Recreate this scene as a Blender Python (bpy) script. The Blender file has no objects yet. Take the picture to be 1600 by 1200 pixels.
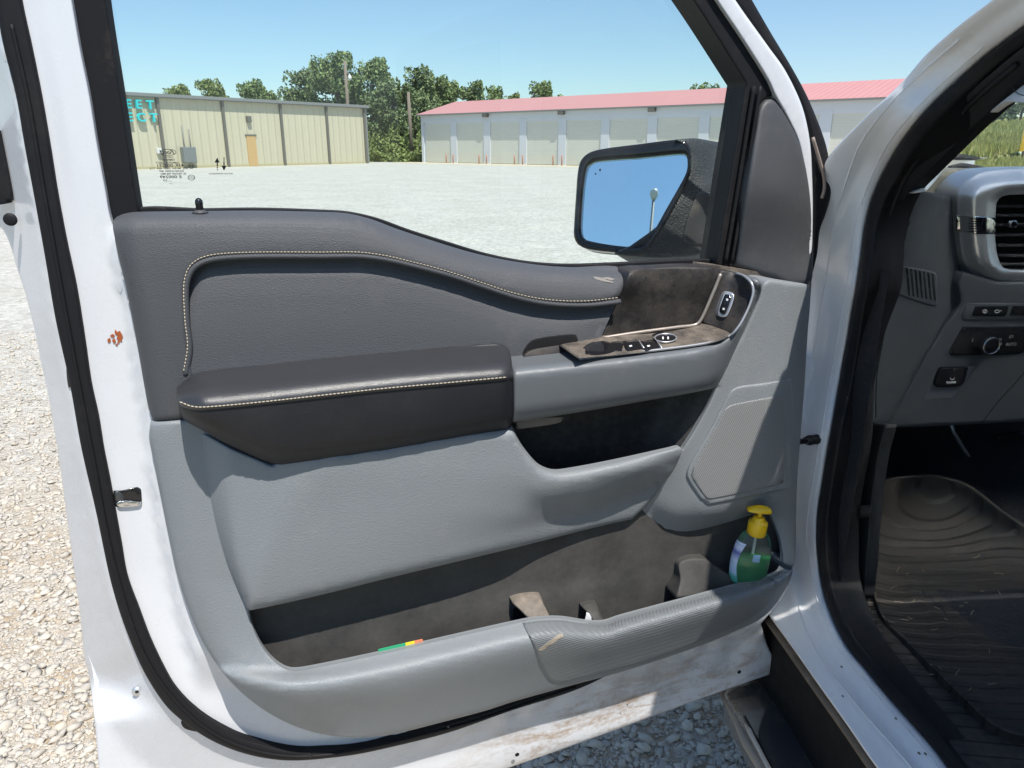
import bpy, math, random
import numpy as np
from mathutils import Vector, Matrix
from mathutils.geometry import delaunay_2d_cdt
R = math.radians
rng = np.random.default_rng(7)
random.seed(7)
C = bpy.context.scene.collection
SC = bpy.context.scene

# ---------------------------------------------------------------- camera, light, exposure
CAM_H, PITCH, FPX = 1.5, R(17.94), 1155.0
cd = bpy.data.cameras.new('camera'); cam = bpy.data.objects.new('camera', cd); C.objects.link(cam)
cd.sensor_width = 36; cd.lens = FPX / 1600 * 36; cd.clip_start = 0.02; cd.clip_end = 3000
cam.location = (0, 0, CAM_H); cam.rotation_euler = (math.pi / 2 - PITCH, 0, 0)
SC.camera = cam
SUN_EL, SUN_AZ = R(62), R(152.5)           # azimuth clockwise from +Y
w = bpy.data.worlds.new('World'); SC.world = w; w.use_nodes = True
nt = w.node_tree; nt.nodes.clear()
sky = nt.nodes.new('ShaderNodeTexSky'); sky.sky_type = 'NISHITA'; sky.sun_disc = False
sky.sun_elevation = SUN_EL; sky.sun_rotation = SUN_AZ; sky.air_density = 1.15; sky.dust_density = 0.5; sky.ozone_density = 1.6
bg = nt.nodes.new('ShaderNodeBackground'); bg.inputs[1].default_value = 0.115
wo = nt.nodes.new('ShaderNodeOutputWorld')
tcw = nt.nodes.new('ShaderNodeTexCoord'); 
mpw = nt.nodes.new('ShaderNodeVectorMath'); mpw.operation = 'ADD'; mpw.inputs[1].default_value = (0, 0, .022)      # clear dry air: no yellow band at the horizon
nt.links.new(tcw.outputs['Generated'], mpw.inputs[0]); nrm = nt.nodes.new('ShaderNodeVectorMath'); nrm.operation = 'NORMALIZE'; nt.links.new(mpw.outputs[0], nrm.inputs[0]); nt.links.new(nrm.outputs[0], sky.inputs[0])
tint = nt.nodes.new('ShaderNodeMix'); tint.data_type = 'RGBA'; tint.blend_type = 'MULTIPLY'; tint.inputs[0].default_value = 1; tint.inputs[7].default_value = (.88, 1.0, 1.08, 1)
nt.links.new(sky.outputs[0], tint.inputs[6]); nt.links.new(tint.outputs[2], bg.inputs[0]); nt.links.new(bg.outputs[0], wo.inputs[0])
sd = bpy.data.lights.new('sun', 'SUN'); sd.energy = 5.0; sd.angle = R(0.53); sd.color = (1, 0.955, 0.88)
sun = bpy.data.objects.new('sun', sd); C.objects.link(sun)
SUNV = Vector((math.sin(SUN_AZ) * math.cos(SUN_EL), math.cos(SUN_AZ) * math.cos(SUN_EL), math.sin(SUN_EL)))
sun.rotation_euler = SUNV.to_track_quat('Z', 'Y').to_euler(); sun.location = (0, 0, 20)
SC.view_settings.view_transform = 'Standard'; SC.view_settings.look = 'None'
SC.view_settings.exposure = 0.30; SC.view_settings.gamma = 1
SC.cycles.max_bounces = 8; SC.cycles.transparent_max_bounces = 12; SC.cycles.use_denoising = True

# ---------------------------------------------------------------- geometry helpers
CP, SP = math.cos(PITCH), math.sin(PITCH)
CO = np.array([0, 0, CAM_H])
def ray(px, py):
    a = (np.asarray(px, float) - 800) / FPX; b = (np.asarray(py, float) - 600) / FPX
    return np.stack([a, CP - b * SP, -SP - b * CP], -1)
class Fr:
    """a local frame: o origin, u right, v up, w towards the viewer's side"""
    def __init__(s, o, u, v, w):
        s.o, s.u, s.v, s.w = [np.array(k, float) for k in (o, u, v, w)]
        s.A = np.stack([s.u, s.v, s.w])
    def loc(s, P): return (P - s.o) @ s.A.T
    def wld(s, L): return s.o + np.asarray(L, float) @ s.A
    def hit(s, px, py, wv):
        d = ray(px, py); t = (np.asarray(wv, float) - (CO - s.o) @ s.w) / (d @ s.w)
        return s.loc(CO + d * t[..., None])
    def M(s):
        m = Matrix.Identity(4)
        for i in range(3):
            m[i][0], m[i][1], m[i][2], m[i][3] = s.u[i], s.v[i], s.w[i], s.o[i]
        return m
aD = R(17.5); aS = R(5.35)
D = Fr((.505, 1.25, 0), (math.cos(aD), math.sin(aD), 0), (0, 0, 1), (math.sin(aD), -math.cos(aD), 0))
S = Fr((.52, 1.26, 0), (math.sin(aS), -math.cos(aS), 0), (0, 0, 1), (-math.cos(aS), -math.sin(aS), 0))
P = Fr((.52 - .12 * math.sin(aS), 1.26 + .12 * math.cos(aS), 0), (math.cos(aS), math.sin(aS), 0), (0, 0, 1), (math.sin(aS), -math.cos(aS), 0))
H = Fr((0, 0, 0), (1, 0, 0), (0, 1, 0), (0, 0, 1))
VT = Fr((.52, 1.26, 0), (math.cos(aS), math.sin(aS), 0), (-math.sin(aS), math.cos(aS), 0), (0, 0, 1))   # truck: right, forward, up

WM = {}
def link(o, parent=None, M=None):
    C.objects.link(o)
    if M is None: M = WM[parent.name] if parent else Matrix.Identity(4)
    WM[o.name] = M.copy()
    if parent:
        o.parent = parent
        o.matrix_basis = WM[parent.name].inverted() @ M
    else: o.matrix_basis = M
    return o
def tag(o, label=None, cat=None, group=None, kind=None):
    if label: o['label'] = label
    if cat: o['category'] = cat
    if group: o['group'] = group
    if kind: o['kind'] = kind
    return o
def thing(name, label, cat, M=None, group=None):
    o = bpy.data.objects.new(name, None); o.empty_display_size = .1
    link(o, None, M or Matrix.Identity(4)); return tag(o, label, cat, group)
def mk(name, V, F, mat, parent=None, fr=None, smooth=True, M=None, uv=None):
    me = bpy.data.meshes.new(name)
    me.from_pydata([tuple(map(float, v)) for v in V], [], [tuple(int(i) for i in f) for f in F])
    if smooth is True: me.polygons.foreach_set('use_smooth', [True] * len(me.polygons))
    elif smooth is not False: me.polygons.foreach_set('use_smooth', smooth)
    me.update()
    if mat: me.materials.append(mat)
    return link(bpy.data.objects.new(name, me), parent, fr.M() if fr else M)

def cr(pts, step=6, closed=True):
    """Catmull-Rom through points; a third element marks a sharp corner"""
    n = len(pts); out = []
    P0 = [np.array(p[:2], float) for p in pts]; K = [len(p) > 2 for p in pts]
    m = n if closed else n - 1
    for i in range(m):
        a, b = P0[i], P0[(i + 1) % n]; ka, kb = K[i], K[(i + 1) % n]
        pa = P0[i - 1] if (closed or i > 0) else a
        pb = P0[(i + 2) % n] if (closed or i + 2 < n) else b
        L = np.linalg.norm(b - a)
        if L < 1e-6: continue
        def tang(p, q, r_):
            l1, l2 = np.linalg.norm(q - p), np.linalg.norm(r_ - q)
            if l1 < 1e-6 or l2 < 1e-6: return (r_ - p) * 0
            return (r_ - p) / (l1 + l2)
        ta = (b - a) / L if ka or (pa == a).all() else tang(pa, a, b)
        tb = (b - a) / L if kb or (pb == b).all() else tang(a, b, pb)
        k = max(1, int(round(L / step)))
        for j in range(k):
            t = j / k; h1 = 2*t**3-3*t*t+1; h2 = t**3-2*t*t+t; h3 = -2*t**3+3*t*t; h4 = t**3-t*t
            out.append(h1*a + h2*L*ta + h3*b + h4*L*tb)
    if not closed: out.append(P0[-1])
    return np.array(out)
def inpoly(q, poly):
    x, y = q[:, 0], q[:, 1]; c = np.zeros(len(q), bool)
    x1, y1 = poly[:, 0], poly[:, 1]; x2, y2 = np.roll(x1, -1), np.roll(y1, -1)
    for i in range(len(poly)):
        k = (y1[i] > y) != (y2[i] > y)
        if k.any():
            xi = (x2[i] - x1[i]) * (y[k] - y1[i]) / (y2[i] - y1[i] + 1e-12) + x1[i]
            c[k] ^= x[k] < xi
    return c
def sdist(q, poly, closed=True):
    a = poly; b = np.roll(poly, -1, 0)
    if not closed: a, b = a[:-1], b[:-1]
    out = np.full(len(q), 1e9)
    for s0 in range(0, len(a), 64):
        A, B = a[s0:s0+64], b[s0:s0+64]; d = B - A
        t = np.clip(((q[:, None] - A) * d).sum(-1) / ((d * d).sum(-1) + 1e-12), 0, 1)
        out = np.minimum(out, np.linalg.norm(q[:, None] - (A + t[..., None] * d), axis=-1).min(1))
    return out
def tps(ctrl, smooth=0.0):
    c = np.array([k[:2] for k in ctrl], float) / 300; v = np.array([k[2] for k in ctrl], float)
    n = len(c); d = np.linalg.norm(c[:, None] - c[None], axis=-1)
    K = np.where(d > 0, d*d*np.log(d + 1e-12), 0) + np.eye(n) * smooth
    Pm = np.hstack([np.ones((n, 1)), c]); A = np.zeros((n+3, n+3)); A[:n, :n] = K; A[:n, n:] = Pm; A[n:, :n] = Pm.T
    s = np.linalg.solve(A, np.concatenate([v, [0, 0, 0]]))
    def f(x, y):
        q = np.stack([np.asarray(x, float), np.asarray(y, float)], -1).reshape(-1, 2) / 300
        d = np.linalg.norm(q[:, None] - c[None], axis=-1)
        return (np.where(d > 0, d*d*np.log(d + 1e-12), 0) @ s[:n] + s[n] + q @ s[n+1:]).reshape(np.shape(x))
    return f
def pch(X, Y, x):
    """monotone cubic through (X,Y), flat outside"""
    X = np.array(X, float); Y = np.array(Y, float); h = np.diff(X); dl = np.diff(Y) / h
    m = np.zeros(len(X)); m[0], m[-1] = dl[0], dl[-1]
    for i in range(1, len(X)-1): m[i] = 0 if dl[i-1]*dl[i] <= 0 else 3*(h[i-1]+h[i]) / ((2*h[i]+h[i-1])/dl[i-1] + (h[i]+2*h[i-1])/dl[i])
    xx = np.clip(x, X[0], X[-1]); i = np.clip(np.searchsorted(X, xx, side='right') - 1, 0, len(X)-2); t = (xx - X[i]) / h[i]
    return Y[i]*(2*t**3-3*t*t+1) + h[i]*m[i]*(t**3-2*t*t+t) + Y[i+1]*(-2*t**3+3*t*t) + h[i]*m[i+1]*(t**3-t*t)
def loft(rows):
    """rows, top to bottom, of (x, y, w) points: w is interpolated smoothly and monotonically between them"""
    def f(x, y):
        x = np.asarray(x, float); y = np.asarray(y, float); sh = np.broadcast(x, y).shape; xf = np.broadcast_to(x, sh).ravel(); yf = np.broadcast_to(y, sh).ravel()
        Yk = np.array([pch([p[0] for p in r_], [p[1] for p in r_], xf) for r_ in rows]); Wk = np.array([pch([p[0] for p in r_], [p[2] for p in r_], xf) for r_ in rows])
        for k in range(1, len(Yk)): Yk[k] = np.maximum(Yk[k], Yk[k-1] + 1)
        h = np.diff(Yk, axis=0); dl = np.diff(Wk, axis=0) / h; m = np.zeros_like(Wk); m[0] = dl[0]; m[-1] = dl[-1]
        for k in range(1, len(Wk)-1):
            a, b = dl[k-1], dl[k]; ok = a*b > 0; a_ = np.where(ok, a, 1); b_ = np.where(ok, b, 1)
            m[k] = np.where(ok, 3*(h[k-1]+h[k]) / ((2*h[k]+h[k-1])/a_ + (h[k]+2*h[k-1])/b_), 0)
        yy = np.clip(yf, Yk[0], Yk[-1]); out = np.zeros_like(yy)
        for k in range(len(Yk)-1):
            t = (yy - Yk[k]) / h[k]; q = (t >= 0) & (t <= 1)
            v = Wk[k]*(2*t**3-3*t*t+1) + h[k]*m[k]*(t**3-2*t*t+t) + Wk[k+1]*(-2*t**3+3*t*t) + h[k]*m[k+1]*(t**3-t*t)
            out = np.where(q, v, out)
        return out.reshape(sh)
    return f
def sst(a, b, x): t = np.clip((x - a) / (b - a), 0, 1); return t*t*(3-2*t)
def roll(outline, depth_, wpx):
    """extra fall-off towards an (open) curve"""
    c = cr(outline, 8, False)
    def g(x, y):
        d = sdist(np.stack([np.ravel(x), np.ravel(y)], -1).astype(float), c, False).reshape(np.shape(x)); return -depth_ * np.clip(1 - d / wpx, 0, 1)**2
    return g
def freeform(ctrl, fr):
    """ctrl: (px,py,kind,value): surface through 3D points given by a plane each; returns w in frame fr"""
    rows = []
    for px, py, k, val in ctrl:
        d = ray(px, py)
        if k == 'z': t = (val - CAM_H) / d[2]
        elif k == 'Y': t = val / d[1]
        else:
            f = {'S': S, 'D': D, 'P': P}[k]; t = (val - (CO - f.o) @ f.w) / (d @ f.w)
        rows.append((px, py, 1 / t))
    g = tps(rows)
    def f(x, y):
        inv = g(x, y); return (CO + ray(x, y) / inv[..., None] - fr.o) @ fr.w
    return f
KPM = 0.00092
def relief(name, fr, outline, f, mat, parent, r=5, back=None, depth=.02, holes=(), step=9, rh=None, edge=None, smooth=True, rk=1.0, holedepth=None, holerel=None):
    """a solid panel: front surface f(px,py) with rounded rim, walls down to `back` (frame w) or by `depth`"""
    if not callable(f): cst = f; f = lambda x, y: np.full(np.shape(x), cst, float)
    loops = [cr(outline, step=min(step, 7))] + [cr(h, step=min(step, 6)) for h in holes]
    lo = loops[0].min(0); hi = loops[0].max(0)
    gx, gy = np.meshgrid(np.arange(lo[0] + step/2, hi[0], step), np.arange(lo[1] + step/2, hi[1], step))
    gx[::2] += step / 2
    G = np.stack([gx.ravel(), gy.ravel()], -1) + rng.uniform(-.15, .15, (gx.size, 2)) * step
    def inside(q):
        k = inpoly(q, loops[0])
        for h in loops[1:]: k &= ~inpoly(q, h)
        return k
    G = G[inside(G)]
    def dist(q):
        return np.stack([sdist(q, l) for l in loops], 0)
    rr = [r] + [(r if rh is None else rh)] * (len(loops) - 1)
    pts = [*loops]; 
    gd = dist(G)
    keep = (gd > np.array([max(x * 1.15, step * .45) for x in rr])[:, None]).all(0)
    G = G[keep]
    ring = []
    for li, l in enumerate(loops):
        if rr[li] <= 0: continue
        t = np.roll(l, -1, 0) - np.roll(l, 1, 0); n_ = np.stack([-t[:, 1], t[:, 0]], -1); n_ /= np.linalg.norm(n_, axis=1)[:, None] + 1e-9
        tst = l + n_ * .5
        if inside(tst).mean() < .5: n_ = -n_
        for kf in (.12, .35, .65, 1.0):
            q = l + n_ * rr[li] * kf; q = q[inside(q)]
            dq = dist(q)[li]; q = q[dq > rr[li] * kf * .93]
            ring.append(q)
    allp = np.vstack(pts + ring + [G]) if len(G) or ring else np.vstack(pts)
    edges = []; o = 0; lens = []
    for l in loops:
        n = len(l); edges += [(o + i, o + (i + 1) % n) for i in range(n)]; lens.append((o, n)); o += n
    V2, E2, F2, OV, _, _ = delaunay_2d_cdt([Vector(p) for p in allp], edges, [], 0, 1e-4)
    V2 = np.array([tuple(v) for v in V2]); F2 = np.array([list(t) for t in F2 if len(t) == 3])
    cen = V2[F2].mean(1); F2 = F2[inside(cen)]
    a, b, c_ = V2[F2[:, 0]], V2[F2[:, 1]], V2[F2[:, 2]]
    ar = (b - a)[:, 0] * (c_ - a)[:, 1] - (b - a)[:, 1] * (c_ - a)[:, 0]
    F2[ar > 0] = F2[ar > 0][:, ::-1]      # image y is down: make normals face the viewer
    W = f(V2[:, 0], V2[:, 1])
    dd = np.stack([sdist(V2, l) for l in loops], 0)
    for li in range(len(loops)):
        if rr[li] > 0:
            q = np.clip(1 - dd[li] / rr[li], 0, 1)
            W = W - rr[li] * KPM * rk * (1 - np.sqrt(1 - q * q * .98))
    if edge is not None: W = W + edge(V2[:, 0], V2[:, 1])
    L = fr.hit(V2[:, 0], V2[:, 1], W)
    V = list(L); F = [list(t) for t in F2]; sm = [True] * len(F)
    # walls from boundary edges
    ec = {}
    for t in F2:
        for i in range(3):
            e = (int(t[i]), int(t[(i + 1) % 3])); ec[e] = 1
    bd = [e for e in ec if (e[1], e[0]) not in ec]
    wi = {}; top = {}
    def wv(i):
        if i not in wi:
            p = L[i].copy(); bk = back if back is not None else p[2] - depth
            if holedepth is not None and dd[1:, i].min() < .5: bk = holedepth
            if holerel is not None and dd[1:, i].min() < .5: bk = p[2] - holerel
            p[2] = min(bk, p[2] - .0005); wi[i] = len(V); V.append(p)
        return wi[i]
    def tv(i):
        if r > 0: return i
        if i not in top: top[i] = len(V); V.append(L[i])
        return top[i]
    for a_, b_ in bd:
        F.append([tv(b_), tv(a_), wv(a_), wv(b_)]); sm.append(True)
    return mk(name, V, F, mat, parent, fr, smooth=sm if smooth else False)
def sweep(name, pts, rad, mat, parent=None, fr=None, n=8, closed=False, caps=True, flat=None, M=None):
    pts = np.array(pts, float); m = len(pts); V = []; F = []
    rad = np.broadcast_to(np.asarray(rad, float), (m,))
    t = np.gradient(pts, axis=0)
    if closed: t = np.roll(pts, -1, 0) - np.roll(pts, 1, 0)
    t /= np.linalg.norm(t, axis=1)[:, None] + 1e-12
    up = np.array([0, 0, 1.]) if abs(t[0][2]) < .9 else np.array([1., 0, 0])
    for i in range(m):
        a = np.cross(t[i], up); a /= np.linalg.norm(a) + 1e-12; b = np.cross(a, t[i])
        up = b
        for k in range(n):
            th = 2 * math.pi * k / n
            V.append(pts[i] + rad[i] * (math.cos(th) * a + math.sin(th) * (flat or 1) * b))
    for i in range(m if closed else m - 1):
        for k in range(n):
            j = (i + 1) % m; F.append([i*n+k, i*n+(k+1) % n, j*n+(k+1) % n, j*n+k])
    if caps and not closed: F.append(list(range(n))[::-1]); F.append([(m-1)*n+k for k in range(n)])
    if name is None: return V, F
    return mk(name, V, F, mat, parent, fr, M=M)
class MB:
    def __init__(s): s.V = []; s.F = []
    def add(s, V, F):
        o = len(s.V); s.V += [tuple(v) for v in V]; s.F += [[o + i for i in f] for f in F]; return s
    def box(s, lo, hi, T=None):
        x0, y0, z0 = lo; x1, y1, z1 = hi
        V = [(x0,y0,z0),(x1,y0,z0),(x1,y1,z0),(x0,y1,z0),(x0,y0,z1),(x1,y0,z1),(x1,y1,z1),(x0,y1,z1)]
        if T: V = [T(*v) for v in V]
        return s.add(V, [(0,3,2,1),(4,5,6,7),(0,1,5,4),(1,2,6,5),(2,3,7,6),(3,0,4,7)])
    def tube(s, pts, rad, n=8): V, F = sweep(None, pts, rad, None, n=n); return s.add(V, F)
    def build(s, name, mat, parent=None, fr=None, smooth=False, M=None): return mk(name, s.V, s.F, mat, parent, fr, smooth, M)
def bevel(o, wdt=.003, seg=2, ang=35):
    m = o.modifiers.new('bevel', 'BEVEL'); m.width = wdt; m.segments = seg; m.limit_method = 'ANGLE'; m.angle_limit = R(ang); return o
def lathe(prof, n=24, sx=1, sy=1, ax=2):
    V = []; F = []
    for (r_, z) in prof:
        for k in range(n):
            th = 2*math.pi*k/n; V.append((r_*math.cos(th)*sx, r_*math.sin(th)*sy, z))
    for i in range(len(prof)-1):
        for k in range(n): F.append((i*n+k, i*n+(k+1) % n, (i+1)*n+(k+1) % n, (i+1)*n+k))
    F.append(list(range(n))[::-1]); F.append([(len(prof)-1)*n+k for k in range(n)])
    return V, F

# ---------------------------------------------------------------- materials
def M_(name): 
    m = bpy.data.materials.new(name); m.use_nodes = True; return m, m.node_tree.nodes, m.node_tree.links, m.node_tree.nodes['Principled BSDF']
def noise(N, L, vec, scale, det=4, rough=.6, dist=0):
    n = N.new('ShaderNodeTexNoise'); n.inputs['Scale'].default_value = scale; n.inputs['Detail'].default_value = det
    n.inputs['Roughness'].default_value = rough; n.inputs['Distortion'].default_value = dist; L.new(vec, n.inputs['Vector']); return n
def ramp(N, L, fac, stops):
    r_ = N.new('ShaderNodeValToRGB'); e = r_.color_ramp.elements
    while len(e) < len(stops): e.new(.5)
    for i, (p, c) in enumerate(stops): e[i].position = p; e[i].color = (*c, 1) if len(c) == 3 else c
    L.new(fac, r_.inputs[0]); return r_
def mixc(N, L, fac, a, b, mode='MIX'):
    m = N.new('ShaderNodeMix'); m.data_type = 'RGBA'; m.blend_type = mode
    for i, x in ((0, fac), (6, a), (7, b)):
        if isinstance(x, (int, float)): m.inputs[i].default_value = x
        elif isinstance(x, tuple): m.inputs[i].default_value = (*x, 1)
        else: L.new(x, m.inputs[i])
    return m.outputs[2]
def math_(N, L, op, a, b=0.):
    m = N.new('ShaderNodeMath'); m.operation = op
    for i, x in enumerate((a, b)):
        if isinstance(x, (int, float)): m.inputs[i].default_value = x
        else: L.new(x, m.inputs[i])
    return m.outputs[0]
def mat(name, col, rough=.5, spec=.5, metal=0, var=.06, vs=6, dust=None, ds=14, dcol=(.42, .33, .25), grain=None, gs=900, gst=.25, coat=0, dth=(.5, .75), gdist=.0006):
    """procedural plastic/paint/leather: base colour with mottling, optional dust blotches and surface grain"""
    m, N, L, B = M_(name)
    tc = N.new('ShaderNodeTexCoord'); vec = tc.outputs['Object']
    n1 = noise(N, L, vec, vs, 5)
    c = mixc(N, L, n1.outputs[0], tuple(x*(1-var) for x in col), tuple(min(1, x*(1+var)) for x in col))
    rsock = None
    if dust:
        n2 = noise(N, L, vec, ds, 8, .68); n3 = noise(N, L, vec, ds*9, 4, .7)
        mm = math_(N, L, 'ADD', math_(N, L, 'MULTIPLY', n2.outputs[0], .75), math_(N, L, 'MULTIPLY', n3.outputs[0], .25))
        rp = ramp(N, L, mm, [(dth[0], (0, 0, 0)), (dth[1], (dust,)*3)])
        c = mixc(N, L, rp.outputs[0], c, dcol)
        rsock = mixc(N, L, rp.outputs[0], (rough,)*3, (.85,)*3)
    L.new(c, B.inputs['Base Color'])
    if rsock: L.new(rsock, B.inputs['Roughness'])
    else:
        n4 = noise(N, L, vec, vs*5, 4); rr = ramp(N, L, n4.outputs[0], [(.3, (rough*.88,)*3), (.7, (min(1, rough*1.12),)*3)]); L.new(rr.outputs[0], B.inputs['Roughness'])
    B.inputs['Metallic'].default_value = metal; B.inputs['Specular IOR Level'].default_value = spec; B.inputs['Coat Weight'].default_value = coat; B.inputs['Coat Roughness'].default_value = .08
    if grain:
        h = None
        if grain == 'leather':
            v = N.new('ShaderNodeTexVoronoi'); v.inputs['Scale'].default_value = gs; v.distance = 'EUCLIDEAN'; L.new(vec, v.inputs['Vector']); h = v.outputs['Distance']
        elif grain == 'noise': h = noise(N, L, vec, gs, 2).outputs[0]
        elif grain == 'weave':
            mp = N.new('ShaderNodeMapping'); mp.inputs['Rotation'].default_value = (0, 0, R(28)); mp.inputs['Scale'].default_value = (1, 3.2, 1); L.new(vec, mp.inputs[0])
            v = N.new('ShaderNodeTexVoronoi'); v.inputs['Scale'].default_value = gs; v.inputs['Randomness'].default_value = .55; L.new(mp.outputs[0], v.inputs['Vector']); h = v.outputs['Distance']
        elif grain == 'lines':
            mp = N.new('ShaderNodeMapping'); mp.inputs['Rotation'].default_value = (0, 0, R(-62)); L.new(vec, mp.inputs[0])
            v = N.new('ShaderNodeTexWave'); v.inputs['Scale'].default_value = gs; v.inputs['Distortion'].default_value = .6; v.inputs['Detail Scale'].default_value = 3; L.new(mp.outputs[0], v.inputs['Vector']); h = v.outputs['Fac']
        bp = N.new('ShaderNodeBump'); bp.inputs['Strength'].default_value = gst; bp.inputs['Distance'].default_value = gdist
        L.new(h, bp.inputs['Height']); L.new(bp.outputs[0], B.inputs['Normal'])
    return m
GREY = (.205, .222, .238)
m_grey = mat('grey_plastic', GREY, .5, .4, grain='leather', gs=430, gst=.42, gdist=.0009, dust=.35, ds=11, dth=(.54, .80), dcol=(.37, .34, .30))
m_greybar = mat('grey_plastic_bar', (.115, .126, .138), .42, .5, grain='leather', gs=800, gst=.12, dust=.2, ds=8, dth=(.6, .8))
m_dark = mat('charcoal_trim', (.072, .075, .083), .55, .35, grain='weave', gs=330, gst=.5, gdist=.0013, dust=.3, ds=9, dth=(.56, .78), dcol=(.26, .23, .21))
m_insert = mat('charcoal_insert', (.080, .083, .091), .55, .35, grain='weave', gs=330, gst=.5, gdist=.0013, dust=.3, ds=6, dth=(.55, .8), dcol=(.26, .23, .21))
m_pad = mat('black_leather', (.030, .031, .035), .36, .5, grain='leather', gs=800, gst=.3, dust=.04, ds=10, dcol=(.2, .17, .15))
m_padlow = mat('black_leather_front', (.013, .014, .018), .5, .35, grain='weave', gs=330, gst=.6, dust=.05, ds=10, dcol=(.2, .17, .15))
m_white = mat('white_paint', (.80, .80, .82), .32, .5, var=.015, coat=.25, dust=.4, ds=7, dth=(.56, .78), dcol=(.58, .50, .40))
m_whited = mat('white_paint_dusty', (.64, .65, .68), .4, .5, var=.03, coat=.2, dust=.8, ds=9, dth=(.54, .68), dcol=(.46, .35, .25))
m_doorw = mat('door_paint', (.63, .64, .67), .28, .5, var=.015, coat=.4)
_n = m_doorw.node_tree; N, L = _n.nodes, _n.links; B = N['Principled BSDF']; src = B.inputs['Base Color'].links[0].from_socket
tc = N.new('ShaderNodeTexCoord'); sp = N.new('ShaderNodeSeparateXYZ'); L.new(tc.outputs['Object'], sp.inputs[0])
mp = N.new('ShaderNodeMapping'); mp.inputs['Rotation'].default_value = (0, 0, R(-2)); mp.inputs['Scale'].default_value = (4, 16, 4); L.new(tc.outputs['Object'], mp.inputs[0])
n1 = noise(N, L, mp.outputs[0], 1.6, 8, .72, .6); n2 = noise(N, L, tc.outputs['Object'], 120, 4, .7)
low = ramp(N, L, sp.outputs[1], [(.46, (1,)*3), (.60, (0,)*3)]); mid_ = ramp(N, L, sp.outputs[0], [(.0, (0,)*3), (.01, (1,)*3)])
inx = ramp(N, L, math_(N, L, 'ADD', sp.outputs[0], 1.0), [(.30, (0,)*3), (.55, (1,)*3)])
am = math_(N, L, 'ADD', math_(N, L, 'MULTIPLY', n1.outputs[0], .75), math_(N, L, 'MULTIPLY', n2.outputs[0], .25))
mk_ = ramp(N, L, am, [(.47, (0,)*3), (.60, (.85,)*3)])
fac = math_(N, L, 'MULTIPLY', mk_.outputs[0], math_(N, L, 'MULTIPLY', low.outputs[0], inx.outputs[0]))
L.new(mixc(N, L, fac, src, (.34, .24, .16)), B.inputs['Base Color'])
m_rub = mat('black_rubber', (.011, .011, .013), .6, .22, dust=.08, ds=10, dcol=(.2, .17, .14))
m_chan = mat('window_channel_felt', (.013, .013, .015), .75, .15, dust=.35, ds=9, dth=(.55, .75), dcol=(.14, .11, .09))
m_dusty = mat('dusty_black_plastic', (.018, .017, .018), .5, .35, dust=.7, ds=26, dth=(.42, .82), dcol=(.115, .096, .08), grain='noise', gs=600, gst=.12)
m_dustyer = mat('dust_coated_plastic', (.040, .037, .035), .5, .4, dust=.85, ds=30, dth=(.36, .74), dcol=(.30, .245, .195))
m_pock = mat('dusty_pocket_plastic', (.040, .039, .038), .6, .35, dust=.75, ds=13, dth=(.38, .80), dcol=(.105, .099, .092), grain='noise', gs=500, gst=.15)
m_blk = mat('black_void', (.012, .012, .013), .8, .2)
m_sail = mat('charcoal_sail', (.062, .064, .070), .5, .4, grain='leather', gs=700, gst=.3, dust=.2, ds=8, dcol=(.2, .18, .16))
m_thread = mat('tan_thread', (.50, .43, .33), .7, .3)
m_chrome = mat('polished_metal', (.72, .73, .75), .16, .5, metal=1, var=.03)
m_silver = mat('satin_silver', (.62, .63, .65), .36, .5, metal=.75, var=.03)
m_dash = mat('shade_darkened_dash', (.052, .058, .067), .6, .35, grain='leather', gs=700, gst=.25)  # door-trim grey darkened in the colour itself, standing in for cab shade
m_dash2 = mat('dark_dash', (.014, .015, .018), .65, .3, grain='leather', gs=700, gst=.25)
m_gloss = mat('gloss_black', (.012, .012, .014), .12, .5)
m_yel = mat('yellow_plastic', (.80, .50, .012), .3, .5, var=.03)
m_text = mat('black_print', (.012, .012, .014), .6, .2)
m_icon = mat('white_print', (.7, .7, .7), .6, .2)
m_carpet = mat('dark_floor', (.020, .022, .028), .75, .3, dust=.7, ds=7, dth=(.5, .74), dcol=(.075, .058, .045), grain='noise', gs=120, gst=.6, gdist=.003)

def m_lines(name, col, dcol, sc, rot=0, dust=.7):
    m = mat(name, col, .55, .4, dust=.9, ds=8, dth=(.38, .66), dcol=dcol); N = m.node_tree.nodes; L = m.node_tree.links; B = N['Principled BSDF']
    tc = N.new('ShaderNodeTexCoord'); mp = N.new('ShaderNodeMapping'); mp.inputs['Rotation'].default_value = (0, 0, rot); L.new(tc.outputs['Object'], mp.inputs[0])
    v = N.new('ShaderNodeTexWave'); v.bands_direction = 'Y'; v.inputs['Scale'].default_value = sc; v.inputs['Distortion'].default_value = 1.3; v.inputs['Detail'].default_value = 1; v.inputs['Detail Scale'].default_value = .6; L.new(mp.outputs[0], v.inputs['Vector'])
    r_ = ramp(N, L, v.outputs['Fac'], [(.25, (0,)*3), (.6, (1,)*3)])
    bp = N.new('ShaderNodeBump'); bp.inputs['Strength'].default_value = .9; bp.inputs['Distance'].default_value = .004; L.new(r_.outputs[0], bp.inputs['Height']); L.new(bp.outputs[0], B.inputs['Normal'])
    return m
m_mat = m_lines('ribbed_mat_rubber', (.022, .021, .021), (.060, .048, .039), 9)
m_scuff = m_lines('ribbed_scuff_plate', (.020, .021, .024), (.10, .078, .06), 11, R(8))

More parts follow.
